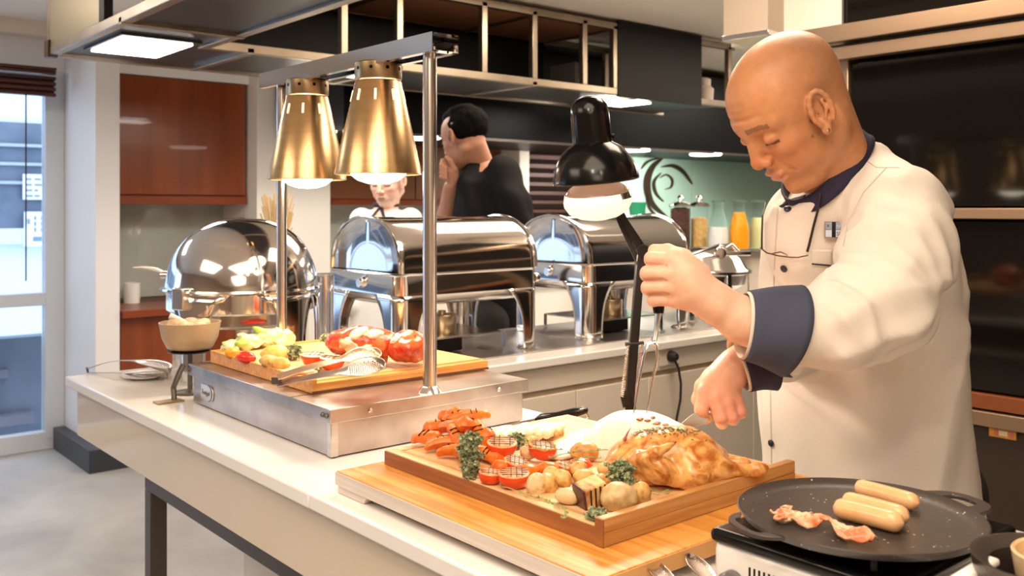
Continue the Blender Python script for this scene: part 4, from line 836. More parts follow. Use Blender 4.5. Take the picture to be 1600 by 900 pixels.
for i in range(4):
    H1.cap(LH(1078, 430+(i-1.5)*10, .002), LH(*KN[i]), .014, fr_[i]*1.10, k=.008); H1.ell(LH(*KN[i]), (fr_[i]*1.12,)*3, k=.005)
    tmp = H1.blank(); tmp.chain([LH(*KN[i]), LH(*PP[i]), LH(*MP[i]), LH(*TP[i])], [fr_[i]*1.03, fr_[i]*.98, fr_[i]*.92, fr_[i]*.82], k=.003)
    n_ = H1.v.shape; k = .0022; v = H1.v; d = tmp.v; h = np.clip(.5+.5*(v-d)/k, 0, 1); H1.v = v*(1-h)+d*h-k*h*(1-h)
for i in range(3):
    m0 = (np.array(KN[i])+np.array(KN[i+1]))/2; m1 = (np.array(PP[i])+np.array(PP[i+1]))/2
    H1.cap(LH(m0[0]-6, m0[1], m0[2]-.009), LH(m1[0]-4, m1[1], m1[2]-.006), .0016, .0022, k=.004, op='s')
# thumb closed over the top of the handle
H1.chain([LH(1092, 428, .012), LH(1068, 402, .014), LH(1044, 393, .016), LH(1022, 391, .022)], [.018, .0125, .0112, .0095], k=.005)
V1, F1_ = H1.net(); V1 = smoothv(V1, F1_, 1, .5)
C1 = np.tile(skinC, (len(V1), 1))*(1+.05*fbm(V1, 30, 2)[:, None])
for kx in KN+PP: q = np.exp(-((V1-LH(*kx))**2).sum(1)/.00016); C1[:, 1:] *= (1-.12*q)[:, None]
# ---- right hand (far) closed round the knife handle
def RH(px, py, df): return np.array(tuple(W(px, py, 1.50+df)))
cs = np.array([RH(px, py, df) for px in (1075, 1215) for py in (530, 690) for df in (-.07, .09)]); H2 = Field(cs.min(0), cs.max(0), .0017)
H2.chain([RH(1122, 608, .0), RH(1132, 592, .0), RH(1150, 572, .0), RH(1182, 552, .0), RH(1205, 545, 0)], [.024, .027, .026, .030, .034], k=.014)
H2.cap(RH(1112, 600, -.002), RH(1136, 618, -.004), .019, .019, k=.012)
KN2 = [(1100, 612, -.012), (1117, 622, -.020), (1136, 628, -.020), (1151, 626, -.014)]
PP2 = [(1096, 640, -.018), (1126, 652, -.026), (1143, 651, -.024), (1157, 643, -.018)]
MP2 = [(1104, 652, .004), (1128, 660, .002), (1146, 655, .004), (1158, 645, .006)]
TP2 = [(1116, 642, .018), (1134, 645, .018), (1148, 640, .018), (1156, 632, .018)]
f2 = [.0110, .0112, .0106, .0095]
for i in range(4):
    H2.cap(RH(1128, 604, -.006), RH(*KN2[i]), .014, f2[i]*1.08, k=.008)
    tmp = H2.blank(); tmp.chain([RH(*KN2[i]), RH(*PP2[i]), RH(*MP2[i]), RH(*TP2[i])], [f2[i]*1.03, f2[i], f2[i]*.92, f2[i]*.82], k=.003)
    v = H2.v; d = tmp.v; k = .0022; h = np.clip(.5+.5*(v-d)/k, 0, 1); H2.v = v*(1-h)+d*h-k*h*(1-h)
H2.chain([RH(1112, 592, .008), RH(1098, 604, .016), RH(1092, 624, .018), RH(1098, 640, .012)], [.017, .0125, .0112, .0095], k=.005)
V2, F2_ = H2.net(); V2 = smoothv(V2, F2_, 1, .5); C2 = np.tile(np.array((.82, .45, .31)), (len(V2), 1))*(1+.05*fbm(V2, 30, 4)[:, None])
for kx in KN2+PP2: q = np.exp(-((V2-RH(*kx))**2).sum(1)/.0002); C2[:, 1:] *= (1-.18*q)[:, None]
# ---- hidden trunk, arms and legs of the body (kept just inside the clothes)
TF = D(-.866, 0, -.5); TL = D(.5, 0, -.866)
SH_L = W(1425, 335, 1.56); EL_L = W(1352, 492, 1.46); WR_L = W(1205, 515, 1.42)
SH_R = W(1262, 345, 1.92); EL_R = W(1262, 520, 1.78); WR_R = W(1190, 548, 1.51)
TC = [(1352, 790, 1.82), (1345, 600, 1.80), (1338, 450, 1.78), (1332, 350, 1.76), (1326, 290, 1.74), (1322, 245, 1.72)]
TCw = [W(*p) for p in TC]; Ta = [.245, .232, .225, .208, .165, .085]; Tb = [.178, .168, .158, .135, .105, .080]
Bd = Field((1.0, .40, -.01), (2.1, 1.6, 1.55), .011)
Bd.column(TL, TF, [p.z for p in TCw], TCw, [a-.03 for a in Ta], [b-.03 for b in Tb])
Bd.chain([SH_L, EL_L, WR_L], [.05, .04, .030], k=.03); Bd.chain([SH_R, EL_R, WR_R], [.05, .04, .03], k=.03)
HP = W(1352, 790, 1.84); HP = Vector((HP.x+.02, HP.y, .80))
for s in (-1, 1):
    hp = HP+TL*(s*.10); kn = hp+TF*.02+Vector((0, 0, -.38)); an = Vector((hp.x, hp.y, .09))-TF*.02
    Bd.chain([hp, kn, an], [.095, .062, .042], k=.04)
V3, F3_ = Bd.net(); V3 = smoothv(V3, F3_, 1, .5)
off = 0; VS = []; FS = []; CS = []
for v_, f_, c_ in ((Vh, Fh, Ch), (V1, F1_, C1), (V2, F2_, C2), (V3, F3_, np.tile(skinC, (len(V3), 1)))):
    VS.append(v_); FS.append(f_+off); CS.append(c_); off += len(v_)
nmesh('body', np.concatenate(VS), np.concatenate(FS), skin, chef, np.concatenate(CS))
# ---- trousers and shoes
trm = mat('black trousers', (.02, .018, .018), .8)
Tr = Field((1.2, .55, .02), (2.1, 1.5, .95), .012)
for s in (-1, 1):
    hp = HP+TL*(s*.10); kn = hp+TF*.02+Vector((0, 0, -.38)); an = Vector((hp.x, hp.y, .12))-TF*.02; Tr.chain([hp, kn, an], [.115, .085, .075], k=.04)
Tr.ell(HP, (.20, .20, .12), k=.05); V, Fq = Tr.net(); nmesh('trousers', smoothv(V, Fq, 2), Fq, trm, chef)
for s in (-1, 1):
    hp = HP+TL*(s*.10); Sf = Field((hp.x-.3, hp.y-.3, 0), (hp.x+.3, hp.y+.3, .2), .007); c = Vector((hp.x, hp.y, .05)); Sf.chain([c-TF*.06, c+TF*.06, c+TF*.17+Vector((0, 0, -.012))], [.048, .045, .035], k=.02); V, Fq = Sf.net(); V[:, 2] = np.maximum(V[:, 2], .001); nmesh('shoe', V, Fq, blackmat, chef)
# ---- jacket
J = Field((.85, .35, .66), (2.15, 1.65, 1.62), .0055)
J.column(TL, TF, [W(1352, 800, 1.82).z-.03]+[p.z for p in TCw], [TCw[0]]+TCw, [.222]+[a-.022 for a in Ta], [.160]+[b-.018 for b in Tb], k=.02)
J.cap(W(1335, 262, 1.70), W(1405, 318, 1.59), .045, .066, k=.05); J.cap(W(1310, 290, 1.80), SH_R, .055, .075, k=.05)
J.cap(W(1270, 300, 1.66), W(1330, 310, 1.66), .05, .07, k=.06); J.ell(W(1262, 372, 1.70), (.075, .075, .10), k=.05)
J.chain([W(1402, 335, 1.575), W(1402, 400, 1.52), W(1372, 478, 1.455)], [.076, .078, .070], k=.03)
J.chain([W(1372, 478, 1.455), W(1300, 508, 1.43), W(1245, 516, 1.422), W(1205, 516, 1.42)], [.070, .063, .050, .040], k=.02)
J.chain([SH_R, EL_R, W(1222, 548, 1.515)], [.078, .066, .042], k=.035)
cc_ = np.array(tuple(W(1294, 268, 1.672))); nx_ = np.array(tuple(D(-.67, .74, -.10).normalized())); gx, gy, gz = J.ax
gx = gx[:, None, None]-cc_[0]; gy = gy[None, :, None]-cc_[1]; gz = gz[None, None, :]-cc_[2]; ad = gx*nx_[0]+gy*nx_[1]+gz*nx_[2]; rad2 = gx*gx+gy*gy+gz*gz-ad*ad
J.v = np.where((rad2 < .108**2) & (ad > -.03) & (ad < .2), np.maximum(J.v, ad), J.v).astype(np.float32)
V, Fq = J.net(); V = smoothv(V, Fq, 2, .5)
N = vnormals(V, Fq)
# folds: broad waves on the trunk, radiating pulls at the elbow and armpit
def env(p, c, r): return np.exp(-((p-np.array(tuple(c)))**2).sum(1)/r**2)
rr_ = np.array(tuple(RV)); ff_ = np.array(tuple(FV)); X = (V@rr_); U = V[:, 2]; Fd = V@ff_
wn = fbm(V, 4, 9, 2); disp = .0045*np.sin(X*26+U*9+wn*3.0)*np.clip((1.25-U)/.3, 0, 1)
disp += .003*fbm(V, 9, 4, 2)
def ridged(dirv, along, across, seed):
    a = np.array(tuple(dirv.normalized())); q = V@a; perp = V-q[:, None]*a; wv = fbm(V, 5, seed+7, 2)[:, None]*.035
    P = perp*across+q[:, None]*along*a+wv*across*.5; return 1-np.abs(vnoise(P, 1.0, seed))*2
dpt = V@ff_; arm = np.exp(-np.maximum(0, dpt-1.56)**2/.003)*(U > W(1350, 600, 1.45).z)     # the near sleeve lies closer than the trunk
s1 = ridged(D(.62, -.78, -.2), 5, 26, 3); s2 = ridged(D(.9, .35, 0), 4, 22, 5)
inner = env(V, W(1300, 430, 1.42), .16); outer = env(V, W(1400, 500, 1.42), .15)
cm = np.clip((X-np.array(tuple(W(1262, 519, 1.425)))@rr_)/.035, 0, 1); disp = disp*(1-arm*(1-cm)); arm0 = arm*cm
disp += .013*arm0*(inner*s1*.8+outer*s2*.7)+.005*arm0*ridged(D(.4, -.9, 0), 4, 16, 11)
disp += .009*(1-arm)*ridged(D(.12, 1, .1), 2.2, 13, 8)*np.clip((1.30-U)/.25, 0, 1)+.006*env(V, W(1290, 330, 1.62), .14)*ridged(D(.5, .85, 0), 4, 22, 13)
disp += .011*env(V, W(1470, 430, 1.62), .12)*ridged(D(.9, .3, .2), 4, 22, 15)
V = V+N*disp[:, None]; V = smoothv(V, Fq, 1, .3)
jk = nmesh('jacket', V, Fq, jacketm, chef)
JB = BVHTree.FromPolygons([tuple(p) for p in V], [tuple(f) for f in Fq])
def hit(px, py, bvh=None, off=0):
    o = Vector((0, 0, HC)); d = (W(px, py, 1)-o).normalized(); p, n, i, t = (bvh or JB).ray_cast(o, d)
    if p is None: return None, None
    if n.dot(d) > 0: n = -n
    return p+n*off, n
def ribbon(name, pix, wd, m, parent, off=.0012, th=.0012, bvh=None):
    """cloth strip following the surface under a pixel path"""
    rows = []; P = [hit(*q, bvh=bvh, off=off) for q in pix]; P = [p for p in P if p[0] is not None]
    for i, (p, n) in enumerate(P):
        t = (P[min(i+1, len(P)-1)][0]-P[max(i-1, 0)][0]).normalized(); s = t.cross(n).normalized(); rows.append([p-s*wd/2, p+s*wd/2])
    return MB().grid(rows).build(name, m, parent, solid=th)
def lerp_pix(pts, n=14):
    out = []
    for a, b in zip(pts[:-1], pts[1:]): out += [(a[0]+(b[0]-a[0])*i/n, a[1]+(b[1]-a[1])*i/n) for i in range(n)]
    return out+[pts[-1]]
seamm = mat('jacket seam', (.62, .53, .45), .9)
ribbon('front_placket_edge', lerp_pix([(1216, 318), (1210, 420), (1204, 600), (1206, 760)]), .0025, seamm, jk, off=.0004)
ribbon('shoulder_seam', lerp_pix([(1345, 245), (1370, 262), (1405, 262)], 8), .0016, seamm, jk, off=.0003)
ribbon('armhole_seam', lerp_pix([(1385, 262), (1350, 300), (1325, 350), (1318, 385)], 8), .0018, seamm, jk, off=.0003)
btn = mat('navy knot button', (.02, .018, .03), .35)
for px, py in ((1230, 328), (1226, 419), (1198, 601), (1202, 692)):
    p, n = hit(px+ (4 if px < 1205 else 0), py)
    if p is None: continue
    MB().lathe([(0, .007), (.004, .0065), (.0068, .004), (.0065, .001), (.003, -.001)], p, n, n=16).build('button', btn, jk)
# pocket and name badge
def patch(name, corners, m, parent, off=.0015, th=.0015, n=8):
    rows = []
    for i in range(n+1):
        f = i/n; row = []
        for j in range(n+1):
            g = j/n; px = (corners[0][0]*(1-g)+corners[1][0]*g)*(1-f)+(corners[3][0]*(1-g)+corners[2][0]*g)*f; py = (corners[0][1]*(1-g)+corners[1][1]*g)*(1-f)+(corners[3][1]*(1-g)+corners[2][1]*g)*f
            p, _ = hit(px, py, off=off); row.append(p)
        rows.append(row)
    return MB().grid(rows).build(name, m, parent, solid=th)
patch('pen_pocket', [(1268, 389), (1300, 390), (1299, 414), (1268, 413)], jacketm, jk, off=.002); ribbon('pocket_piping', lerp_pix([(1268, 411), (1298, 414)], 5), .0022, navy, jk, off=.003)
bp0, bn = hit(1303, 357, off=.006); bx_ = (RV*.96+UV*.0-FV*.0); bn = (bn*.5-FV*.8+UV*.1).normalized(); by_ = (UV-bn*UV.dot(bn)).normalized(); bx_ = by_.cross(bn); BR = Matrix([[bx_[i], by_[i], bn[i]] for i in range(3)])
bp0 = bp0+bn*.004
def bq(u0, v0, u1, v1, z0, z1, m, name, par): return MB().box((u0*.001, v0*.001, z0*.001), (u1*.001, v1*.001, z1*.001), BR, bp0).build(name, m, par)
bl_ = mat('badge blue', (.30, .38, .50), .3); bp = mat('badge pale', (.62, .70, .82), .3); bk = mat('badge black', (.01, .01, .015), .3)
bg_ = bq(-16, -13.5, 16, 13.5, -5, 0, mat('badge edge', (.28, .20, .16), .3), 'name_badge', chef)
bq(-15, .7, -5, 12.5, 0, .5, bl_, 'badge_field', bg_); bq(2, .7, 14.5, 12.5, 0, .5, bl_, 'badge_field', bg_); bq(-15, -12.5, -5, -.7, 0, .5, bp, 'badge_field', bg_); bq(2, -12.5, 14.5, -.7, 0, .5, bp, 'badge_field', bg_); bq(-4.5, -13, 1.5, 13, 0, .5, bk, 'badge_field', bg_)
def lettering(txt, u, v, size, m):
    cu = bpy.data.curves.new('t', 'FONT'); cu.body = txt; cu.size = size; cu.extrude = .0002; to = bpy.data.objects.new('t', cu); COL.objects.link(to)
    to.matrix_world = Matrix.Translation(bp0+BR@Vector((u*.001, v*.001, .0006))) @ BR.to_4x4()
    bpy.context.view_layer.update(); me = bpy.data.meshes.new_from_object(to.evaluated_get(bpy.context.evaluated_depsgraph_get())); me.transform(to.matrix_world); bpy.data.objects.remove(to)
    link_mesh('badge_lettering', me, m, bg_)
lettering('SIS', 3, -10, .009, bk); lettering('NO', 3, 4, .007, bp); lettering('R', -13, 4, .007, bk)
# ---- navy stand collar
cc = W(1290, 262, 1.672); nx = D(-.67, .74, -.10).normalized(); e1 = (TF-nx*TF.dot(nx)).normalized(); e2 = nx.cross(e1).normalized()
rows = []
for i in range(49):
    a = -PI+2*PI*i/48; fr2 = (1+math.cos(a))/2; hgt = .036-.010*fr2**3; flare = .004
    r1 = .098; r2 = .088; row = []
    for j in range(5):
        g = j/4; rr1 = r1-.006*g+(.006 if g == 0 else 0); row.append(cc+e1*math.cos(a)*rr1+e2*math.sin(a)*(r2-.006*g)+nx*(-.012+hgt*g-.012*fr2**2))
    rows.append(row)
MB().grid(rows).build('collar', navy, chef, solid=.004, smooth=60)
rows = [[q+(cc-q).normalized()*.0035 for q in r_[2:]]+[r_[-1]+nx*.004+(cc-r_[-1]).normalized()*.004] for r_ in rows[0:15]]
MB().grid(rows).build('collar_lining', mat('striped lining', (.55, .38, .28), .8), chef, solid=.001)
# navy front facing below the collar
ribbon('collar_facing', lerp_pix([(1221, 322), (1236, 316), (1258, 309)], 6), .014, navy, chef, off=.002)
# ---- turned-back cuffs
def cuff(a, b, r0, r1, m, lin, sx=1.0, flare=.012):
    a = Vector(a); b = Vector(b); z = (b-a).normalized(); x = (UV-z*UV.dot(z)).normalized(); y = z.cross(x); L = (b-a).length; rows = []
    for i in range(49):
        t = 2*PI*i/48; end = L*(1-.22*((1-math.cos(t))/2)**2); row = []
        for j in range(9):
            g = j/8; r = r0+(r1-r0)*g+.0016*math.sin(t*3+g*4); row.append(a+z*(end*g)+x*math.cos(t)*r*1.06+y*math.sin(t)*r*.95)
        rows.append(row)
    c = MB().grid(rows).build('cuff', m, chef, solid=.003, smooth=60)
    MB().grid([[r[0], r[0]-(r[0]-a).normalized()*.002+z*-.004, r[0]-(r[0]-a).normalized()*.006+z*.03] for r in rows]).build('cuff_lining', lin, c, solid=.001, smooth=60)
cuff(W(1164, 508, 1.42), W(1248, 517, 1.425), .048, .0655, navyc, jacketm)
cuff(W(1156, 567, 1.497), W(1206, 550, 1.50), .043, .055, navy, jacketm)
o = patch('cuff_tip', [(1190, 572), (1215, 566), (1238, 588), (1205, 584)], navyc, chef, off=.002) if hit(1200, 575)[0] and hit(1215, 566)[0] and hit(1238, 588)[0] and hit(1205, 584)[0] and hit(1190, 572)[0] else None
# earring
Re = np.array(Matrix.Rotation(math.radians(-14), 3, 'Y') @ Matrix.Rotation(math.radians(-22), 3, 'Z')); e = Vector(tuple(to_world((np.array((.008, .084, -.003))+Re@np.array((.003, .0095, -.029)))[None, :], HF, HL, HU, HCn)[0])); MB().lathe([(0, -.003), (.0026, -.0015), (.0030, 0), (.0026, .0015), (0, .003)], e, HL, n=12).build('earring', mat('gold stud', (.9, .75, .45), .15, 1), chef)
# ---- reading glasses hanging on a cord
g0, n0 = hit(1230, 397, off=.012); gl = thing('reading_glasses', 'thin dark reading glasses hanging by their cord on the chest of the chef', 'glasses', g0)
def gp(pts, off=.008):
    out = []
    for q in pts:
        p, n = hit(*q, off=off)
        if p is not None: out.append(p)
    return out
MB().tube(gp(lerp_pix([(1212, 292), (1203, 312), (1198, 340), (1197, 388)], 4)), .0016, 6).build('cord', mat('black cord', (.02, .012, .01), .5), gl)
MB().tube(gp(lerp_pix([(1292, 285), (1282, 312), (1272, 350), (1262, 392)], 4)), .0022, 6).build('temple_arm', mat('black cord', (0, 0, 0)), gl)
MB().tube(gp(lerp_pix([(1197, 386), (1206, 393), (1222, 397), (1236, 399), (1250, 400), (1264, 397)], 4), .010), .0013, 6).build('bottom_rim', mat('bronze rim', (.16, .08, .04), .3, .8), gl)
MB().tube(gp(lerp_pix([(1214, 394), (1226, 391), (1236, 396)], 4), .012), .0012, 6).build('nose_bridge', mat('bronze rim', (0, 0, 0)), gl)
# ---- carving fork
fk = thing('carving_fork', 'two-pronged steel carving fork with black handle held over the pale breast', 'fork', W(1010, 644, 1.42))
fs = mat('fork steel', (.72, .66, .60), .2, 1)
MB().tube([W(1034, 386, 1.452), W(1032, 420, 1.450), W(1030, 455, 1.446), W(1029, 484, 1.442), W(1029, 490, 1.441)], [.009, .0105, .0105, .009, .0075], 14).build('handle', blackpl, fk)
MB().tube([W(1029, 488, 1.441), W(1026, 510, 1.438), W(1022, 532, 1.434)], [.0065, .0045, .0055], 10, flat=.6).build('shank', fs, fk)
MB().tube([W(1024, 534, 1.434), W(1012, 538, 1.432), W(1006, 556, 1.430), W(999, 590, 1.426), W(990, 646, 1.42)], [.004, .0042, .0040, .0033, .0014], 8, flat=.6).build('tine', fs, fk)
MB().tube([W(1018, 534, 1.434), W(1026, 540, 1.432), W(1027, 558, 1.430), W(1021, 590, 1.426), W(1010, 646, 1.42)], [.004, .0042, .0040, .0033, .0014], 8, flat=.6).build('tine', fs, fk)
# ---- knife
kf = thing('carving_knife', 'carving knife with wide steel blade and black handle in the lower hand', 'knife', W(1066, 668, 1.45))
bl0 = [(1062, 664), (1078, 650), (1100, 636), (1112, 632), (1128, 648), (1120, 655), (1096, 664), (1072, 672)]
MB().poly_extrude([W(x, y, 1.465+(x-1062)*.0004) for x, y in bl0], FV*.0016).build('blade', fs, kf, bev=.0004)
MB().tube([W(1112, 644, 1.488), W(1130, 634, 1.496), W(1148, 620, 1.505)], [.009, .011, .010], 12, flat=.8).build('handle', blackpl, kf); MB().tube([W(1106, 648, 1.486), W(1113, 643, 1.489)], .0105, 12).build('bolster', fs, kf)
# ================================================================ man in black T-shirt
man = thing('person', 'man with black hair in a black T-shirt, hand at his face, behind the chafing dishes', 'person', (2.5, 3.1, 0))
md = 3.9; px2 = md/FL
skin2 = mat('staff skin', (.55, .33, .23), .5, attr='Col', sss=.1)  # skin of both kitchen staff; tone comes from the colour attribute
def flat_head(fr, c, base, name, parent, neck_to, hair_m, style):
    A = Field((-.16, -.115, -.20), (.155, .115, .15), .0034)
    A.v = np.full(A.n, .5, dtype=np.float32); B = head_field(.0034); A = B
    R = np.array([tuple(x) for x in fr]); nkl = R@np.array(tuple(neck_to-c)); A2 = Field((-.30, -.2, -.30), (.16, .2, .15), .0034); 
    A.cap((-.03, 0, -.04), nkl*min(1, .17/np.linalg.norm(nkl)), .052, .056, k=.025)
    V, Fq = A.net(); C = head_colors(V, base, bald=False); 
    Vw = to_world(V, *fr, c)
    Hh = Field((-.15, -.11, -.10), (.13, .11, .16), .004)
    Hh.ell(*(((-.022, 0, .042), (.103, .0815, .088)) if style == 'short' else ((-.016, 0, .048), (.116, .088, .094))), k=0)
    Hh.ell((.085, 0, -.045), (.075, .11, .105), k=.01, op='s'); Hh.cap((.02, -.1, -.08), (.02, .1, -.08), .052, .052, k=.01, op='s')
    if style == 'short': Hh.ell((-.0, 0, .11), (.075, .06, .03), k=.02); Hh.ell((-.02, 0, -.12), (.14, .12, .075), k=.01, op='s')
    Hh.noise(60, .003, 2); v, f = Hh.net(); nmesh('hair', to_world(v, *fr, c), f, hair_m, parent)
    return Vw, Fq, C
hairm = mat('black hair', (.003, .003, .003), .8, bump=.3, bs=200, spec=.1)
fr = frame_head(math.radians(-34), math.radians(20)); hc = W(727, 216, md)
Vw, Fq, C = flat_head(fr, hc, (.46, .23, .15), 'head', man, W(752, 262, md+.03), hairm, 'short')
Bm = Field(W(770, 500, md)-Vector((.55, .55, 1.75)), W(770, 230, md)+Vector((.55, .55, .25)), .011)
Bm = Field((1.75, 2.5, 0), (3.2, 3.75, 1.75), .012)
tl = D(-.45, 0, -.89); tfm = D(-.89, 0, .45)
def mw(px, py, df=0): return W(px, py, md+df)
Bm.cap(W(740, 240, md+.02), W(757, 275, md+.05), .055, .06, k=.03)
Bm.chain([mw(780, 285, -.10), mw(795, 345, -.12)], [.05, .042], k=.02)
Bm.chain([mw(728, 290, .10), mw(698, 338, .04), mw(703, 292, -.02)], [.05, .040, .028], k=.02)
Bm.cap(mw(765, 300), mw(765, 500), .12, .13, k=.05)
for s in (-1, 1): h0 = mw(770, 560)+tl*(s*.09); Bm.chain([Vector((h0.x, h0.y, .85)), Vector((h0.x, h0.y, .45)), Vector((h0.x, h0.y, .08))], [.09, .06, .045], k=.04)
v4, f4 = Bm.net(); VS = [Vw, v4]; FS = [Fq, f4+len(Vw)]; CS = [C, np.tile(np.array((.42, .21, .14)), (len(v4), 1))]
# hand with fingers near the mouth
Hm = Field(np.min([tuple(mw(685, 235, -.1)), tuple(mw(725, 300, .1)), tuple(mw(685, 300, .1)), tuple(mw(725, 235, -.1))], 0), np.max([tuple(mw(685, 235, -.1)), tuple(mw(725, 300, .1)), tuple(mw(685, 300, .1)), tuple(mw(725, 235, -.1))], 0), .003)
Hm.chain([mw(708, 285, -.02), mw(704, 268, -.03)], [.028, .034], k=.01)
for i in range(4): Hm.chain([mw(703, 258+i*6, -.04), mw(692, 251+i*6.5, -.05), mw(690, 258+i*6, -.065), mw(696, 263+i*5, -.07)], [.011, .010, .009, .008], k=.003)
Hm.chain([mw(710, 265, -.05), mw(704, 252, -.06), mw(698, 246, -.06)], [.013, .011, .009], k=.004)
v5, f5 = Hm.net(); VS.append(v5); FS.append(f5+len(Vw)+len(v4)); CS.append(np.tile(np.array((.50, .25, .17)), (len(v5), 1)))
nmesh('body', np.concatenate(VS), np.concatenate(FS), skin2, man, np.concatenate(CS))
Sm = Field((1.7, 2.4, .75), (3.3, 3.8, 1.75), .010)
cx = [mw(768, 640, .02), mw(766, 430, .02), mw(764, 340, .02), mw(762, 285, .03), mw(757, 252, .04)]
Sm.column(tl, tfm, [c.z for c in cx], cx, [.185, .180, .190, .175, .075], [.15, .15, .150, .120, .065], k=.02)
Sm.chain([mw(785, 272, -.10), mw(803, 320, -.15), mw(812, 350, -.17)], [.072, .072, .068], k=.04); Sm.chain([mw(732, 275, .12), mw(716, 310, .10)], [.068, .062], k=.04)
v, f = Sm.net(); v = smoothv(v, f, 2); n_ = vnormals(v, f); v = v+n_*(.008*np.sin(v@np.array(tuple(RV))*38+v[:, 2]*14+fbm(v, 5, 1, 2)*3))[:, None]; nmesh('t_shirt', v, f, mat('black T-shirt', (.010, .010, .012), .85, spec=.15, bump=.1, bs=300), man)
Tm = Field((1.9, 2.6, .05), (3.1, 3.6, 1.0), .013)
for s in (-1, 1): h0 = mw(770, 560)+tl*(s*.09); Tm.chain([Vector((h0.x, h0.y, .88)), Vector((h0.x, h0.y, .45)), Vector((h0.x, h0.y, .10))], [.12, .09, .075], k=.04)
v, f = Tm.net(); nmesh('trousers', v, f, trm, man)
for s in (-1, 1):
    h0 = mw(770, 560)+tl*(s*.09); Sf = Field((h0.x-.3, h0.y-.3, 0), (h0.x+.3, h0.y+.3, .2), .01); c = Vector((h0.x, h0.y, .05)); Sf.chain([c-tfm*.06, c+tfm*.16], [.046, .036], k=.02); v, f = Sf.net(); nmesh('shoe', v, f, blackmat, man)
# ================================================================ woman in white jacket
wo = thing('person', 'woman in white jacket with black neck band, face below the nearer brass lamp', 'person', (2.5, 3.9, 0)); wd = 4.7
wo.location = (W(608, 300, wd).x, W(608, 300, wd).y, 0); WL[wo.name] = Vector(wo.location)
fr = frame_head(math.radians(72), math.radians(18)); hc = W(606, 283, wd)
Vw, Fq, C = flat_head(fr, hc, (.86, .58, .46), 'head', wo, W(603, 335, wd+.03), hairm, 'long')
Bw = Field((hc.x-.45, hc.y-.45, 0), (hc.x+.45, hc.y+.45, 1.5), .012); ng = W(603, 328, wd+.03); tlw = fr[1]; tlw = Vector((tlw.x, tlw.y, 0)).normalized(); tfw = Vector((tlw.y, -tlw.x, 0))
Bw.cap(W(604, 305, wd+.02), ng, .045, .05, k=.02); Bw.cap(ng-Vector((0, 0, .08)), (ng.x, ng.y, .9), .10, .11, k=.04)
for s in (-1, 1):
    sh = ng+tlw*(s*.15)-Vector((0, 0, .05)); Bw.chain([sh, sh+tlw*(s*.03)-Vector((0, 0, .28)), sh+tfw*.10-Vector((0, 0, .46))], [.04, .035, .026], k=.02)
    Bw.chain([Vector((ng.x, ng.y, .85))+tlw*(s*.08), Vector((ng.x, ng.y, .45))+tlw*(s*.08), Vector((ng.x, ng.y, .06))+tlw*(s*.08)], [.08, .055, .04], k=.03)
v4, f4 = Bw.net(); nmesh('body', np.concatenate([Vw, v4]), np.concatenate([Fq, f4+len(Vw)]), skin2, wo, np.concatenate([C, np.tile(np.array((.8, .54, .42)), (len(v4), 1))]))
Jw = Field((hc.x-.5, hc.y-.5, .6), (hc.x+.5, hc.y+.5, 1.45), .010); cx = [Vector((ng.x, ng.y, z)) for z in (.68, .95, 1.15, ng.z-.05, ng.z+.008)]
Jw.column(tlw, tfw, [c.z for c in cx], cx, [.20, .17, .18, .17, .06], [.15, .13, .13, .10, .055], k=.02)
for s in (-1, 1): sh = ng+tlw*(s*.135)-Vector((0, 0, .050)); Jw.chain([sh, sh+tlw*(s*.04)-Vector((0, 0, .28)), sh+tfw*.10-Vector((0, 0, .42))], [.062, .058, .05], k=.03)
v, f = Jw.net(); nmesh('jacket', smoothv(v, f, 2), f, mat('white uniform', (.85, .83, .80), .8), wo)
MB().tube([ng+tlw*(.056*math.sin(a))+tfw*(.056*math.cos(a))+Vector((0, 0, .025+.0*a)) for a in [i*PI/12 for i in range(24)]], .012, 8, closed=True).build('neck_band', navy, wo)
for s in (-1, 1): MB().bar(ng+tfw*.06+Vector((0, 0, .02)), ng+tfw*.11+tlw*(s*.05)+Vector((0, 0, -.06)), .016, .004).build('neck_band_tail', navy, wo)
nmesh('trousers', *(lambda F_: F_.net())(Field((ng.x-.3, ng.y-.3, .04), (ng.x+.3, ng.y+.3, .8), .014).chain([Vector((ng.x, ng.y, .72))+tlw*.08, Vector((ng.x, ng.y, .1))+tlw*.08], [.11, .07], k=.03).chain([Vector((ng.x, ng.y, .72))-tlw*.08, Vector((ng.x, ng.y, .1))-tlw*.08], [.11, .07], k=.03)), trm, wo)
# ================================================================ front carving boards
pf = thing('serving_platform', 'low amber wooden platform with whitewashed sides and feet under the front carving board', 'platform', (.99, 1.0, .9))
bx('deck', platwood, (.733, .722, .914), (1.262, 1.283, .934), pf, bev=.0012)
# side boards with foot cut-outs
def skirt(p0, p1, inward, zt=.914, n=(.0,)):
    p0 = Vector(p0); p1 = Vector(p1); L = (p1-p0).length; u = (p1-p0)/L; pts = [(0, .0), (.075, 0), (.083, .010), (L-.083, .010), (L-.075, 0), (L, 0), (L, zt-.9), (0, zt-.9)]
    return MB().poly_extrude([p0+u*a+Vector((0, 0, b)) for a, b in pts], Vector(inward)*.014).build('skirt', greywood, pf, bev=.0008)
skirt((.735, .724, .9005), (.735, 1.281, .9005), (1, 0, 0)); skirt((1.26, 1.281, .9005), (1.26, .724, .9005), (-1, 0, 0)); skirt((1.245, .724, .9005), (.75, .724, .9005), (0, 1, 0)); skirt((.75, 1.281, .9005), (1.245, 1.281, .9005), (0, -1, 0))
bx('deck_edge', greywood, (.7315, .7215, .913), (.7335, 1.2835, .9325), pf); bx('deck_edge', mat('end grain amber', (.62, .33, .12), .5), (.733, .7205, .913), (1.262, .7225, .9325), pf)
cb = thing('carving_board', 'large wooden carving board with raised near rail under the roast chicken', 'board', (1.01, 1.02, .934)); ZB = .9565
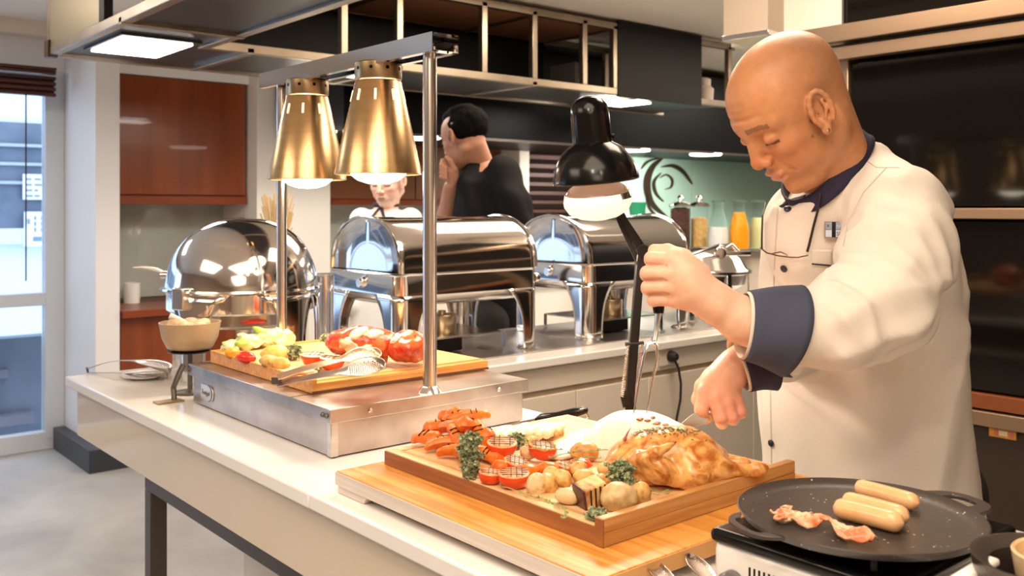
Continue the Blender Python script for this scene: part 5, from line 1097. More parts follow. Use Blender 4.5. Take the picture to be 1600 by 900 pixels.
for i in range(5): bx('board_strip', boardwood, (.812+i*.0796, .797, .9345), (.812+(i+1)*.0796-.0004, 1.265, ZB), cb, bev=.0008)
bx('side_edge', sidewood, (.8095, .797, .9345), (.812, 1.265, ZB-.0008), cb)
bx('rail', bamboo, (.8095, .784, .951), (1.212, .797, .9685), cb, bev=.0012); bx('rail', bamboo, (.8095, .784, .9345), (1.212, .797, .951), cb, bev=.0006)
bx('rail_end', sidewood, (.8075, .7835, .9345), (.8097, .7975, .968), cb, bev=.0004)
for a, b_ in (((.83, .82), (.83, 1.245)), ((.83, 1.245), (1.19, 1.245)), ((1.19, 1.245), (1.19, .82))): MB().bar((*a, ZB+.0002), (*b_, ZB+.0002), .006, .0008).build('juice_groove', mat('groove shade', (.50, .29, .12), .5), cb)
def B(px, py, z=ZB): return G(px, py, z)
rd = random.Random(21)
orange = mat('grilled carrot', (.62, .095, .006), .34, col2=(.80, .22, .018), ns=45, nd=5, ramp=(.3, .7), bump=.08, bs=90)
charm = mat('grill char', (.035, .012, .006), .7)
tomred = mat('tomato skin', (.66, .035, .006), .16, coat=.4, col2=(.76, .075, .01), ns=14)
tomcut = mat('grilled tomato flesh', (.70, .17, .05), .35, col2=(.80, .42, .22), ns=120, bump=.2, bs=160)
potm = mat('roast potato skin', (.55, .28, .07), .4, col2=(.82, .58, .26), ns=38, nd=6, bump=.12, bs=80)
potcut = mat('roast potato flesh', (.70, .42, .14), .4, col2=(.36, .13, .03), ns=75, ramp=(.45, .68), bump=.06, bs=90)
onion = mat('grilled onion', (.74, .54, .30), .3, col2=(.50, .24, .07), ns=60, ramp=(.48, .72), stretch=(1, 1, 2), bump=.1, bs=70)
aub = mat('aubergine flesh', (.74, .44, .16), .45, col2=(.36, .15, .05), ns=45, stretch=(3, 1, 1), ramp=(.42, .62), bump=.1, bs=60); aubs = mat('aubergine skin', (.08, .02, .025), .25)
kalem = mat('curly kale', (.075, .12, .035), .6, col2=(.48, .54, .34), ns=160, ramp=(.3, .7), bump=.3, bs=300)
thym = mat('thyme stem', (.42, .36, .14), .6); thyl = mat('thyme leaf', (.20, .30, .09), .6)
def blob(name, r, m, seed, amp=.12, freq=2.0, sub=3, loc=(0, 0, 0), flat=None, parent=None, rot=None):
    """organic lump: noise-displaced ellipsoid, optionally sliced flat"""
    bm = bmesh.new(); bmesh.ops.create_icosphere(bm, subdivisions=sub, radius=1)
    P = np.array([v.co[:] for v in bm.verts]); q = 1+amp*fbm(P, freq, seed, 3); P = P*q[:, None]
    if flat is not None: P[:, 2] = np.minimum(P[:, 2], flat)
    P = P*np.array(r)
    for v, p in zip(bm.verts, P): v.co = p
    me = bpy.data.meshes.new(name); bm.to_mesh(me); bm.free(); me.polygons.foreach_set('use_smooth', [True]*len(me.polygons)); me.set_sharp_from_angle(angle=math.radians(38))
    R = rot if rot is not None else Matrix.Identity(3)
    me.transform(Matrix.Translation(Vector(loc)) @ R.to_4x4())
    return link_mesh(name, me, m, parent, None if parent else Vector(loc))
def eul(x, y, z): return Euler((math.radians(x), math.radians(y), math.radians(z))).to_matrix()
VIEWZ = math.degrees(math.atan2(RV.y, RV.x))          # yaw of the screen-right direction
# carrots: one wedge built, the rest copies
def carrot_mesh(seed):
    rows = []; n = 12; NN = 14
    for i in range(NN+1):
        f = i/NN; w = .0165*(math.sin(min(1, f*5+.15)*PI/2))*(1-.50*f)*(1 if f < .93 else (1-(f-.93)/.07*.7)); row = []
        for j in range(n):
            a = 2*PI*j/n; cx = math.cos(a); cz = math.sin(a); r = w*(1 if cz > -.3 else .72)*(1+.10*float(vnoise(np.array([f*3+seed, cx, cz]), 2.1, seed)))
            row.append(((f-.5)*.062, cx*r, cz*r*.95+.006*math.sin(f*PI)))
        rows.append(row)
    m = MB().grid(rows, close=True); m.f.append(tuple(range(n))[::-1]); m.mi.append(0); m.f.append(tuple(NN*n+j for j in range(n))); m.mi.append(0)
    return m
cl_ = 'grilled orange carrot wedge in the heap on the left corner of the front board'
spots_c = [(668, 699, .010, 150, 5, 1.0), (690, 708, .010, 200, 0, .9), (700, 697, .024, 140, 12, 1.0), (686, 692, .022, 20, -5, .9), (716, 706, .022, 120, -25, 1.0), (722, 722, .011, 100, 10, 1.0), (706, 720, .010, 160, 5, .85), (733, 706, .034, 60, 25, 1.0), (716, 692, .036, 170, 8, .95), (752, 708, .028, 110, -30, 1.0), (748, 722, .010, 30, 6, 1.0), (764, 708, .022, 75, 20, .9), (742, 694, .040, 20, -12, .9), (768, 724, .010, 140, 0, .9), (706, 686, .034, 35, 10, .85), (776, 712, .012, 10, 0, .8)]
c0_ = None; CLB = ['at the far left tip of the heap', 'in the lower left row of the heap', 'lying on the left shoulder of the heap', 'behind the far left tip of the heap', 'pointing down in the middle of the heap front', 'touching the left side of the tall kale', 'low in the front row left of the kale', 'standing high behind the kale', 'on the top left of the heap', 'leaning right of the tall kale', 'low between the kale and the tomatoes', 'against the raised tomato half', 'crossing the very top of the heap', 'half hidden under the raised tomato half', 'at the back of the heap top', 'rightmost, behind the raised tomato half']
for i, (px, py, lz, yaw, pit, s) in enumerate(spots_c):
    p = B(px, py); p.z += lz
    if c0_ is None:
        c0_ = carrot_mesh(3).build('carrot', orange, base=Vector((0, 0, 0))); tag(c0_, 'grilled carrot wedge '+CLB[0], 'carrot', 'grilled carrots on the front board'); o = c0_
        for k in range(2): MB().bar((-.006+k*.010, -.007, .0175-k*.001), (-.003+k*.010, .007, .0175-k*.001), .0016, .0022).build('grill_mark', charm, o)
        o.location = p; o.rotation_euler = (math.radians(rd.uniform(-40, 40)), math.radians(pit), math.radians(VIEWZ+yaw)); o.scale = (s, s, s)
    else: dup(c0_, label='grilled carrot wedge '+CLB[i], loc=p, rot=(math.radians(rd.uniform(-50, 50)), math.radians(pit), math.radians(VIEWZ+yaw)), sc=s)
o = blob('carrot_tip', (.014, .013, .012), orange, 4, .15, loc=B(712, 690)+Vector((0, 0, .046))); tag(o, 'round orange carrot end on top of the heap behind the kale', 'carrot')
# tomato halves
def tomato(px, py, lz, r, label, tilt=(0, 0), grp='tomato halves on the front board', base=B, z=ZB, cutm=None):
    p = base(px, py, z)+FV*r*.9; p.z = z+lz+r*.55; t = thing('tomato_half', label, 'tomato', p, grp); R = eul(tilt[0], tilt[1], 0)
    pr = [(0, -r*.62), (r*.45, -r*.58), (r*.80, -r*.38), (r*.97, -.0), (r, r*.15), (r*.97, r*.30)]
    MB().lathe(pr, p, R@UV, n=36).build('skin', tomred, t)
    MB().lathe([(r*.97, r*.30), (r*.90, r*.37), (r*.5, r*.42), (0.0003, r*.43)], p, R@UV, n=36).build('cut_face', cutm or tomcut, t)
    mb = MB(); ex = R@RV; ey = R@FV; ez = R@UV
    for s in (-.5, -.17, .17, .5):
        L = math.sqrt(1-s*s)*.85*r
        for q in (1, -1):
            if rd.random() < .12: continue
            c = p+ez*(r*.425); a1 = ex if q > 0 else ey; a2 = ey if q > 0 else ex; mb.bar(c+a2*(s*r)-a1*L, c+a2*(s*r)+a1*L, r*.055, r*.03)
    mb.build('grill_mark', charm, t); return t
tomato(766, 760, 0, .0175, 'small grilled tomato half at the front beside the kale', (4, 3))
tomato(803, 768, 0, .0225, 'large grilled tomato half nearest the front edge of the board', (3, -3))
tomato(784, 730, .012, .0235, 'grilled tomato half raised on carrots behind the front two', (8, -4))
tomato(848, 728, .006, .0225, 'grilled tomato half beside the pale slices in the middle', (6, 6))
tomato(806, 745, .002, .019, 'grilled tomato half wedged between the other tomatoes', (14, 4))
tomato(884, 746, .0, .016, 'small tomato half under the thyme behind the onions', (12, 10))
# kale sprigs
def kale(px, py, label, h, wd, n, seed, base=B, z=ZB, lean=(0, 0), lift=0, grp='curly kale on the front board', m=kalem):
    r_ = random.Random(seed); p = base(px, py, z); p.z += lift; t = thing('kale_sprig', label, 'kale', p, grp); mb = MB()
    for i in range(n):
        f = r_.random()**.8; a = r_.uniform(0, 2*PI); rr2 = wd*(.35+.65*math.sin(min(1, f*1.4)*PI*.62))*(1+.35*math.sin(a*3+f*19))*math.sqrt(r_.random()); c = p+Vector((math.cos(a)*rr2, math.sin(a)*rr2, f*h))+RV*(lean[0]*f)+FV*(lean[1]*f)
        nrm = Vector((r_.uniform(-1, 1), r_.uniform(-1, 1), r_.uniform(-.4, 1))).normalized(); x = nrm.orthogonal().normalized(); y = nrm.cross(x); s = r_.uniform(.0022, .0046); k = 7; vs = [c-nrm*s*.5]
        for j in range(k): b = 2*PI*j/k; vs.append(c+x*math.cos(b)*s+y*math.sin(b)*s+nrm*(s*.55*(1 if j % 2 else -.5)))
        mb.add(vs, [(0, j+1, (j+1) % k+1) for j in range(k)])
    mb.build('leaves', m, t, smooth=0); MB().tube([p, p+Vector((0, 0, h*.7))+RV*lean[0]*.7+FV*lean[1]*.7], [.0025, .0015], 6).build('stem', mat('kale stem', (.42, .48, .22), .5), t)
kale(735, 748, 'tall dark curly kale sprig standing against the carrot heap', .062, .015, 420, 1)
kale(806, 712, 'round curly kale tuft behind the raised tomato half', .020, .014, 200, 2, lift=.012)
kale(985, 782, 'curly kale sprig leaning on the near side of the roast chicken', .046, .017, 330, 3, lean=(-.012, .01))
kale(931, 812, 'small kale tuft in the near corner of the board by the rail', .012, .011, 130, 4)
kale(720, 690, 'tiny kale tip at the top of the carrot heap', .010, .007, 50, 5, lift=.040)
# potatoes, onions, aubergine
def lump(name, label, cat, px, py, r, m, seed, rot=(0, 0, 0), lift=0, flat=None, cutm=None, grp=None, base=B, z=ZB, amp=.12):
    p = base(px, py, z); R = eul(rot[0], rot[1], VIEWZ+rot[2]); p = p+FV*r[1]*.8; p.z = z+lift+min(r)*.85
    if cutm is None:
        o = blob(name, r, m, seed, amp, loc=p, rot=R, flat=flat); tag(o, label, cat, grp); return o
    t = thing(name, label, cat, p, grp); blob('skin', r, m, seed, amp, loc=p, rot=R, flat=flat, parent=t)
    q = math.sqrt(1-flat*flat); n = 24; e = R@Vector((0, 0, r[2]*flat)); MB().lathe([(q*.93, .0), (q*.88, .035), (0.001, .05)], (0, 0, 0), n=n).build('cut_face', cutm, t)
    o = [x for x in COL.objects if x.parent == t and x.name.startswith('cut_face')][-1]; o.matrix_local = Matrix.Translation(p-WL[t.name]+e) @ R.to_4x4() @ Matrix.Diagonal((r[0], r[1], r[2], 1)) @ Matrix.Translation(WL[t.name])
    return t
lump('onion_wedge', 'pale ridged grilled onion wedge right of the large front tomato half', 'onion', 838, 773, (.0135, .010, .020), onion, 7, (0, 10, 0), amp=.10)
lump('onion_wedge', 'amber roast onion wedge behind the pale ridged one', 'onion', 858, 771, (.012, .011, .017), potcut, 8, (0, -25, 20))
lump('potato_half', 'smooth cream potato half standing on edge at the front', 'potato', 888, 790, (.017, .011, .019), onion, 9, (75, 0, -20), flat=.5, cutm=onion, amp=.05)
lump('potato_half', 'golden potato wedge between the cream half and the kale', 'potato', 915, 765, (.018, .013, .014), potcut, 10, (10, 20, 10))
lump('roast_potato', 'browned roast potato by the left end of the chicken', 'potato', 916, 724, (.024, .017, .016), mat('browned potato', (.46, .17, .035), .35, col2=(.74, .42, .13), ns=60, nd=6, bump=.12, bs=80), 11, (0, 5, 5))
lump('roast_potato', 'large pale-skinned potato half nearest the rail', 'potato', 969, 803, (.0245, .020, .019), mat('pale potato skin', (.48, .30, .12), .4, col2=(.66, .48, .24), ns=90, nd=6, bump=.08, bs=120), 12, (0, -10, 8))
lump('roast_potato', 'golden potato wedge right of the kale under the chicken', 'potato', 1003, 790, (.014, .014, .016), potcut, 13, (30, 0, 0))
lump('potato_half', 'brown-edged potato wedge behind the aubergine cube', 'potato', 880, 768, (.014, .012, .012), potcut, 14, (40, 20, 0), lift=.004)
lump('garlic_piece', 'browned roast garlic piece behind the kale sprig', 'garlic', 950, 755, (.016, .012, .011), potcut, 15, (0, 0, 30), lift=.008)
lump('potato_half', 'yellow roast potato wedge behind the golden one', 'potato', 905, 750, (.015, .012, .011), potcut, 16, (10, 0, 60), lift=.004)
ab = thing('aubergine_cube', 'charred aubergine chunk with dark skin between the potatoes', 'aubergine', B(925, 798)+FV*.015)
p = B(925, 798)+FV*.017+Vector((0, 0, .0175)); R = eul(8, -14, VIEWZ+24)
MB().box((-.0155, -.015, -.016), (.0175, .015, .015), R, p).build('flesh', aub, ab, bev=.003, bseg=3); MB().box((-.0185, -.0150, -.0165), (-.0150, .0150, .0155), R, p).build('skin', aubs, ab, bev=.0015)
for i in range(4): MB().bar(p+R@Vector((-.010+i*.007, -.0153, -.013)), p+R@Vector((-.007+i*.007, -.0153, .013)), .0022, .0012, up=R@Vector((0, -1, 0))).build('grill_mark', charm, ab)
a2 = lump('aubergine_slice', 'golden grilled aubergine slice leaning beside the charred chunk', 'aubergine', 950, 790, (.016, .007, .015), aub, 17, (0, -20, 10), lift=.002, amp=.08)
lump('roast_carrot_end', 'orange carrot end behind the large front tomato half', 'carrot', 826, 752, (.016, .012, .012), orange, 61, (0, 0, 20))
lump('roast_carrot_end', 'dark orange carrot end between middle tomato and golden wedges', 'carrot', 856, 748, (.017, .012, .012), orange, 62, (0, 0, -20))
lump('roast_carrot_end', 'orange carrot chunk between the raised and the small front tomato half', 'carrot', 782, 745, (.015, .012, .012), orange, 63)
lump('onion_wedge', 'browned onion wedge behind the amber one', 'onion', 862, 760, (.013, .010, .014), potcut, 64, (0, 10, 0), lift=.004)
lump('roast_potato', 'small brown potato between kale sprig and chicken', 'potato', 940, 770, (.015, .012, .012), MATS['browned potato'], 65, (0, 0, 30))
lump('garlic_piece', 'dark roast garlic bulb behind the large pale potato', 'garlic', 972, 778, (.016, .012, .012), MATS['browned potato'], 66, (0, 0, 10), amp=.2)
lump('tomato_piece', 'squashed red tomato piece behind the golden wedges', 'tomato', 908, 738, (.018, .012, .008), tomred, 67, lift=.003, amp=.2)
# baby corn / pale sticks behind the carrots
stick = mat('pale asparagus', (.85, .66, .42), .35, col2=(.90, .78, .58), ns=30)
sp_ = [(773, 694), (785, 690), (799, 688), (812, 686), (826, 685), (840, 684), (853, 683), (866, 685)]; s0_ = None
for i, (px, py) in enumerate(sp_):
    p = B(px, py); p.z += .011+(i % 2)*.003
    if s0_ is None:
        s0_ = MB().tube([(-.036, 0, -.001), (-.034, 0, 0), (-.01, 0, .001), (.015, 0, .001), (.030, 0, 0), (.038, 0, -.001), (.040, 0, -.001)], [.003, .0075, .0088, .0086, .0072, .004, .001], 14).build('white_asparagus', stick, base=Vector((0, 0, 0)))
        tag(s0_, 'leftmost white asparagus stick, next to the carrot heap', 'asparagus', 'white asparagus sticks on the front board'); s0_.location = p; s0_.rotation_euler = (0, 0, math.radians(22))
    else: dup(s0_, label=['', 'second', 'third', 'fourth', 'fifth', 'sixth', 'seventh', 'eighth and rightmost'][i]+' white asparagus stick counting from the carrot heap', loc=p, rot=(0, math.radians(rd.uniform(-3, 3)), math.radians(22+rd.uniform(-6, 6))))
# carved slices and pale breast
pale = mat('pale poultry', (.86, .72, .58), .38, col2=(.92, .84, .74), ns=26, nd=6, bump=.08, bs=60, stretch=(1, 2, 1))
for i, (px, py, rx, ry, l_) in enumerate(((880, 716, .030, .018, 'bottom'), (897, 708, .030, .020, 'middle'), (912, 700, .028, .018, 'top'))):
    p = B(px, py); p.z += .008+i*.006; o = blob('poultry_slice', (rx, ry, .0075), pale, 30+i, .12, loc=p, rot=eul(6, -6, VIEWZ+20), sub=4); tag(o, 'carved pale poultry slice, %s one of the stack left of the breast' % l_, 'meat', 'carved poultry slices')
o = blob('garlic_piece', (.012, .009, .008), potcut, 41, .15, loc=B(832, 703)+Vector((0, 0, .014))); tag(o, 'browned garlic clove behind the middle tomato half', 'garlic')
o = blob('garlic_piece', (.009, .008, .008), potcut, 42, .15, loc=B(873, 698)+Vector((0, 0, .022))); tag(o, 'browned garlic clove on the pale slices', 'garlic')
lump('onion_wedge', 'cream onion piece between kale tuft and middle tomato', 'onion', 826, 722, (.013, .010, .012), onion, 18, (0, 0, 0), lift=.004)
bc_ = W(986, 691, 1.455); Bf = Field(bc_-Vector((.13, .13, .09)), bc_+Vector((.13, .13, .09)), .0026)
Rb = M3([tuple(RV), tuple(FV), (0, 0, 1)])
Bf.ell(bc_, (.066, .050, .047), Rb); Bf.ell(W(1040, 690, 1.45), (.045, .045, .032), Rb, k=.03); Bf.ell(W(950, 705, 1.45), (.038, .036, .030), Rb, k=.02)
Bf.noise(28, .0035, 5); Bf.noise(90, .0008, 6); V, f = Bf.net(); V[:, 2] = np.maximum(V[:, 2], ZB+.0005)
bt = thing('poultry_breast', 'pale glowing roast poultry breast behind the brown chicken, under the fork', 'meat', (bc_.x, bc_.y, ZB)); br = nmesh('meat', V, f, pale, bt)
BB = BVHTree.FromPolygons([tuple(p) for p in V], [tuple(x) for x in f])
crust = mat('herb crust', (.52, .20, .07), .55, col2=(.30, .10, .03), ns=80, bump=.2, bs=100)
for (px, py, s) in ((1000, 655, .007), (1012, 657, .006), (1026, 661, .007), (1040, 664, .006), (1052, 668, .005), (1020, 653, .004)):
    p, n = hit(px, py, bvh=BB)
    if p is not None: blob('crust', (s, s*.7, .0025), crust, int(px), .3, loc=p, parent=bt, sub=2)
# ---- roast chicken
roast = mat('roast chicken skin', (.42, .12, .018), .28, col2=(.80, .42, .13), ns=38, nd=9, ramp=(.34, .60), dist=1.4, bump=.16, bs=85, coat=.3, sss=.05)
def CW(px, py, df=0): return np.array(tuple(W(px, py, 1.33+df)))
K = Field(np.min([CW(930, 650, -.09), CW(1215, 790, .10), CW(930, 790, .1), CW(1215, 650, -.09)], 0)-.02, np.max([CW(930, 650, -.09), CW(1215, 790, .10), CW(930, 790, .1), CW(1215, 650, -.09)], 0)+.02, .0021)
K.ell(CW(1040, 714, .01), (.064, .052, .041), Rb, k=0)                       # breast dome
K.ell(CW(1075, 716, .0), (.046, .050, .040), Rb, k=.02); K.ell(CW(1000, 725, .0), (.046, .044, .034), Rb, k=.02)
K.cap(CW(975, 728, -.005), CW(952, 736, -.005), .020, .010, k=.02)           # neck end
K.chain([CW(952, 736, -.01), CW(962, 742, -.02), CW(985, 738, -.03)], [.007, .006, .008], k=.008)
K.cap(CW(1082, 742, -.042), CW(1118, 732, -.030), .026, .019, k=.016)        # near thigh
K.cap(CW(1118, 732, -.030), CW(1168, 735, -.022), .017, .0085, k=.010); K.chain([CW(1168, 735, -.022), CW(1184, 733, -.020), CW(1193, 731, -.018)], [.0085, .0092, .0055], k=.004)
K.cap(CW(1085, 738, .05), CW(1120, 722, .045), .024, .017, k=.016); K.cap(CW(1120, 722, .045), CW(1165, 724, .035), .013, .0075, k=.008)
K.ell(CW(1120, 714, .01), (.018, .022, .015), Rb, k=.015)
K.chain([CW(1000, 722, -.040), CW(1030, 736, -.054), CW(1056, 748, -.052)], [.015, .0165, .0125], k=.007)   # wing: drumette
K.chain([CW(1056, 748, -.052), CW(1030, 730, -.062), CW(1004, 716, -.056)], [.011, .0095, .009], k=.003)
K.chain([CW(1004, 716, -.056), CW(1024, 708, -.060), CW(1053, 693, -.052)], [.0085, .0078, .0022], k=.004)
K.chain([CW(1075, 712, -.049), CW(1090, 728, -.060), CW(1105, 748, -.050)], [.0013]*3, k=.006, op='s')
K.noise(34, .0022, 3); K.noise(110, .0007, 8); V, f = K.net(); V[:, 2] = np.maximum(V[:, 2], ZB+.0005)
ck = thing('roast_chicken', 'whole golden-brown roast chicken lying on the front carving board', 'chicken', (float(V[:, 0].mean()), float(V[:, 1].mean()), ZB)); nmesh('body', V, f, roast, ck)
CBV = BVHTree.FromPolygons([tuple(p) for p in V], [tuple(x) for x in f])
MB().tube([Vector(CW(1184, 733, -.020)), Vector(CW(1197, 730, -.017))], [.0050, .0035], 10).build('leg_end', mat('charred bone end', (.22, .06, .04), .5), ck)
MB().tube([Vector(CW(1048, 695, -.052)), Vector(CW(1057, 690, -.050))], [.0028, .0008], 8).build('wing_tip', mat('charred bone end', (0, 0, 0)), ck)
MB().tube([W(975, 688, 1.33), W(981, 676, 1.33), W(986, 668, 1.33)], [.006, .0035, .0006], 6, flat=.3).build('skin_flap', mat('charred skin', (.36, .09, .04), .5), ck)
for (px, py, s) in ((1112, 698, .008), (1120, 701, .007), (1128, 706, .006)): blob('stuffing', (s, s, s*.7), mat('red stuffing', (.55, .10, .03), .5, bump=.3, bs=100), px, .4, loc=W(px, py, 1.37), parent=ck, sub=2)
herb = MB(); r2_ = random.Random(9)
for i in range(150):
    px = r2_.gauss(1030, 34); py = 668+abs(r2_.gauss(0, 5))+abs(px-1040)*.10
    p, n = hit(px, py, bvh=CBV)
    if p is None: continue
    d_ = n.orthogonal().normalized(); d_ = Quaternion(n, r2_.uniform(0, 6.3))@d_; herb.bar(p+n*.0008, p+n*.0012+d_*r2_.uniform(.002, .006), .0013, .0008)
herb.build('herb_flakes', mat('herb flakes', (.16, .15, .04), .6), ck)
# ---- thyme sprigs
def thyme(pts, seed, label, lift=.004, nl=26):
    r_ = random.Random(seed); P = []
    for q in pts:
        b0 = B(q[0], q[1]); b0.z += lift+(q[2] if len(q) > 2 else 0); P.append(b0)
    t = thing('thyme_sprig', label, 'herb', P[0], 'thyme sprigs on the front board'); fine = []
    for a, b in zip(P[:-1], P[1:]): fine += [a.lerp(b, k/5)+Vector((0, 0, .0015*math.sin(k/5*PI))) for k in range(5)]
    fine.append(P[-1]); MB().tube(fine, .0007, 5).build('stem', thym, t); mb = MB()
    for i in range(nl):
        c = fine[r_.randrange(len(fine))]; d_ = Vector((r_.uniform(-1, 1), r_.uniform(-1, 1), r_.uniform(0, .9))).normalized(); s = d_.orthogonal().normalized(); L = r_.uniform(.003, .0055); mb.add([c, c+d_*L*.5+s*L*.3, c+d_*L, c+d_*L*.5-s*L*.3], [(0, 1, 2, 3)])
    mb.build('leaves', thyl, t, smooth=0, solid=.0003)
thyme([(785, 765), (812, 775), (835, 782), (858, 788)], 1, 'thyme sprig lying along the front edge of the board')
thyme([(855, 790), (872, 797), (888, 806), (880, 815)], 2, 'thyme sprig nearest the front edge below the cream potato')
thyme([(820, 722, .03), (826, 735, .028), (850, 735, .024), (880, 728, .02)], 3, 'thyme sprig arching over the middle tomato half')
thyme([(860, 742, .02), (890, 738, .024), (920, 735, .022), (950, 728, .02)], 4, 'thyme sprig between middle tomato and chicken', nl=40)
thyme([(880, 760, .02), (905, 748, .024), (935, 742, .02)], 5, 'thyme sprig over the golden potato wedges', nl=36)
thyme([(1018, 772), (1030, 776), (1045, 772)], 6, 'short thyme bit in front of the chicken near the rail', nl=14)
# knife lying behind the board
kn = thing('boning_knife', 'black-handled knife lying behind the far edge of the front board', 'knife', W(880, 652, 1.74))
MB().tube([W(838, 656, 1.79), W(846, 653, 1.785), W(870, 650, 1.78), W(897, 645, 1.77), W(914, 641, 1.765), W(918, 642, 1.765)], [.006, .0105, .0095, .0115, .009, .006], 12, flat=.8).build('handle', blackpl, kn)
MB().tube([W(914, 643, 1.765), W(919, 651, 1.765), W(914, 656, 1.765)], .0018, 6).build('hang_ring', chrome, kn); MB().bar(W(842, 657, 1.785), W(790, 668, 1.80), .002, .022, up=FV+UV*.2).build('blade', fs, kn)
# ================================================================ tray of glazed meat and vegetables on the carving station
ZT = 1.012
wt = thing('wooden_tray', 'orange wooden tray of glazed meat and vegetables on the steel carving station', 'tray', (1.07, 1.83, .988))
bx('base', traywood, (.862, 1.597, .9885), (1.288, 2.076, ZT-.004), wt, bev=.0015); bx('top_face', mat('lamplit board face', (.86, .55, .26), .42, col2=(.80, .44, .17), ns=5, nd=6, stretch=(1, 8, 1), coat=.2), (.872, 1.612, ZT-.005), (1.278, 2.068, ZT-.001), wt)  # top face lighter than the tray wood; heat-lamp light put into its colour
bx('edge_rail', traywood, (.862, 1.597, ZT-.006), (.872, 2.076, ZT+.004), wt, bev=.001); bx('edge_rail', traywood, (.872, 2.068, ZT-.006), (1.288, 2.076, ZT+.004), wt, bev=.001); bx('char_line', mat('burnt edge', (.16, .05, .015), .6), (.861, 1.596, .9886), (1.289, 1.5975, .993), wt)
for i in range(5): MB().bar((1.03+i*.035, 1.625, ZT-.0008), (1.03+i*.035, 1.80, ZT-.0008), .003, .0008).build('juice_groove', mat('groove shade', (0, 0, 0)), wt)
def T(px, py, z=ZT): return G(px, py, z)
glz = mat('red glazed roast', (.48, .022, .008), .22, col2=(.72, .16, .045), ns=30, nd=7, ramp=(.38, .66), dist=1.0, bump=.2, bs=60, coat=.5); pinkm = mat('sliced pink meat', (.86, .50, .32), .4, col2=(.90, .66, .48), ns=40)
def meat(name, label, px, py, d, r, seed, yaw=0):
    c = W(px, py, d); F_ = Field(c-Vector((max(r)*1.4,)*3), c+Vector((max(r)*1.4,)*3), .003); R = np.array(eul(0, 0, VIEWZ+yaw)); F_.ell(c, r, R); F_.ell(c+R@Vector((r[0]*.5, 0, -r[2]*.2)) if False else tuple(np.array(tuple(c))+R@np.array((r[0]*.55, 0, -r[2]*.15))), (r[0]*.6, r[1]*.8, r[2]*.75), R, k=.02); F_.noise(30, .005, seed); F_.noise(80, .0015, seed+1)
    V, f = F_.net(); V[:, 2] = np.maximum(V[:, 2], ZT+.0005); t = thing(name, label, 'meat', (c.x, c.y, ZT)); nmesh('meat', V, f, glz, t); return t, c, BVHTree.FromPolygons([tuple(p) for p in V], [tuple(x) for x in f])
m1, c1, b1 = meat('glazed_roast', 'large red glazed roast joint in the middle of the wooden tray', 560, 533, 1.96, (.070, .05, .034), 5, 5)
m2, c2, b2 = meat('glazed_roast', 'smaller red glazed roast joint behind the front steel post', 632, 541, 1.96, (.042, .045, .032), 15, 0)
for (bv, tt, L) in ((b1, m1, ((560, 520, .022), (585, 522, .020), (540, 535, .014), (572, 545, .014))), (b2, m2, ((618, 530, .014), (636, 522, .014)))):
    for (px, py, s) in L:
        p, n = hit(px, py, bvh=bv)
        if p is not None: blob('carved_slice', (s, s*.55, .006), pinkm, int(px), .2, loc=p, parent=tt, rot=Vector((0, 0, 1)).rotation_difference(n).to_matrix())
o = blob('glazed_roast', (.022, .018, .015), glz, 77, .25, loc=T(592, 568)+Vector((0, 0, .012))); tag(o, 'small glazed meat end piece behind the tong jaws', 'meat')
def lt(*a, **k): return lump(*a, base=T, z=ZT, **k)
yel = mat('yellow pepper', (.78, .30, .02), .3, coat=.3); red = mat('red pepper', (.78, .03, .015), .2, coat=.5); lett = mat('pale lettuce', (.62, .68, .28), .4, col2=(.82, .82, .52), ns=30, bump=.2, bs=60)
lt('potato_wedge', 'yellow potato wedge right of the red pepper on the tray', 'potato', 420, 576, (.022, .014, .014), potcut, 50, (20, 10, 10), grp=None)
lt('potato_wedge', 'yellow potato wedge nearest the tray edge', 'potato', 438, 579, (.022, .013, .014), mat('yellow potato', (.72, .38, .06), .35, col2=(.80, .55, .2), ns=60), 51, (-15, 0, -30), grp=None)
lt('potato_wedge', 'orange-yellow potato wedge behind the nearest one', 'potato', 428, 565, (.030, .016, .020), mat('yellow potato', (.86, .55, .12)), 52, (-10, 0, 10), grp=None)
lt('pepper_piece', 'bright red pepper piece near the left of the tray', 'pepper', 382, 568, (.024, .013, .013), red, 53, (0, 0, -20), grp=None)
lt('pepper_piece', 'yellow pepper piece left of the red pepper', 'pepper', 361, 560, (.017, .012, .012), yel, 54, (0, 0, 30), grp=None)
lt('tomato_slice', 'dark red tomato slice behind the lettuce', 'tomato', 392, 530, (.034, .030, .008), red, 55, (0, 0, 0), lift=.035, grp=None)
for i, (px, py, r, s, l_) in enumerate(((357, 552, (.020, .015, .012), 60, 'leftmost pale lettuce clump on the tray'), (385, 548, (.028, .022, .018), 61, 'ragged pale green lettuce clump behind the red pepper'), (415, 545, (.032, .024, .022), 62, 'large pale green lettuce clump in front of the lamp post'), (438, 545, (.024, .022, .022), 63, 'rounded pale lettuce leaf beside the broccoli'))):
    lt('lettuce_clump', l_, 'lettuce', px, py, r, lett, s, (0, 0, 0), lift=.004, grp=None, amp=.45)
lt('pepper_strip', 'bright green pepper strip lying over the lettuce', 'pepper', 412, 545, (.030, .010, .008), mat('green pepper', (.35, .55, .08), .3, coat=.3), 65, (0, 25, 10), lift=.030, grp=None)
lt('pepper_strip', 'small green pepper piece above the yellow pepper', 'pepper', 376, 555, (.017, .010, .008), mat('green pepper', (0, 0, 0)), 66, (0, 0, 10), lift=.018, grp=None)
kale(458, 562, 'broccoli-like green kale tuft left of the tray tomatoes', .030, .016, 260, 7, base=T, z=ZT, grp=None); kale(490, 580, 'flat green herb tuft in front of the tray tomatoes', .008, .014, 120, 8, base=T, z=ZT, grp=None)
kale(508, 548, 'green herb tuft on top of the tray tomato halves', .014, .010, 90, 9, base=T, z=ZT, grp=None, lift=.022)
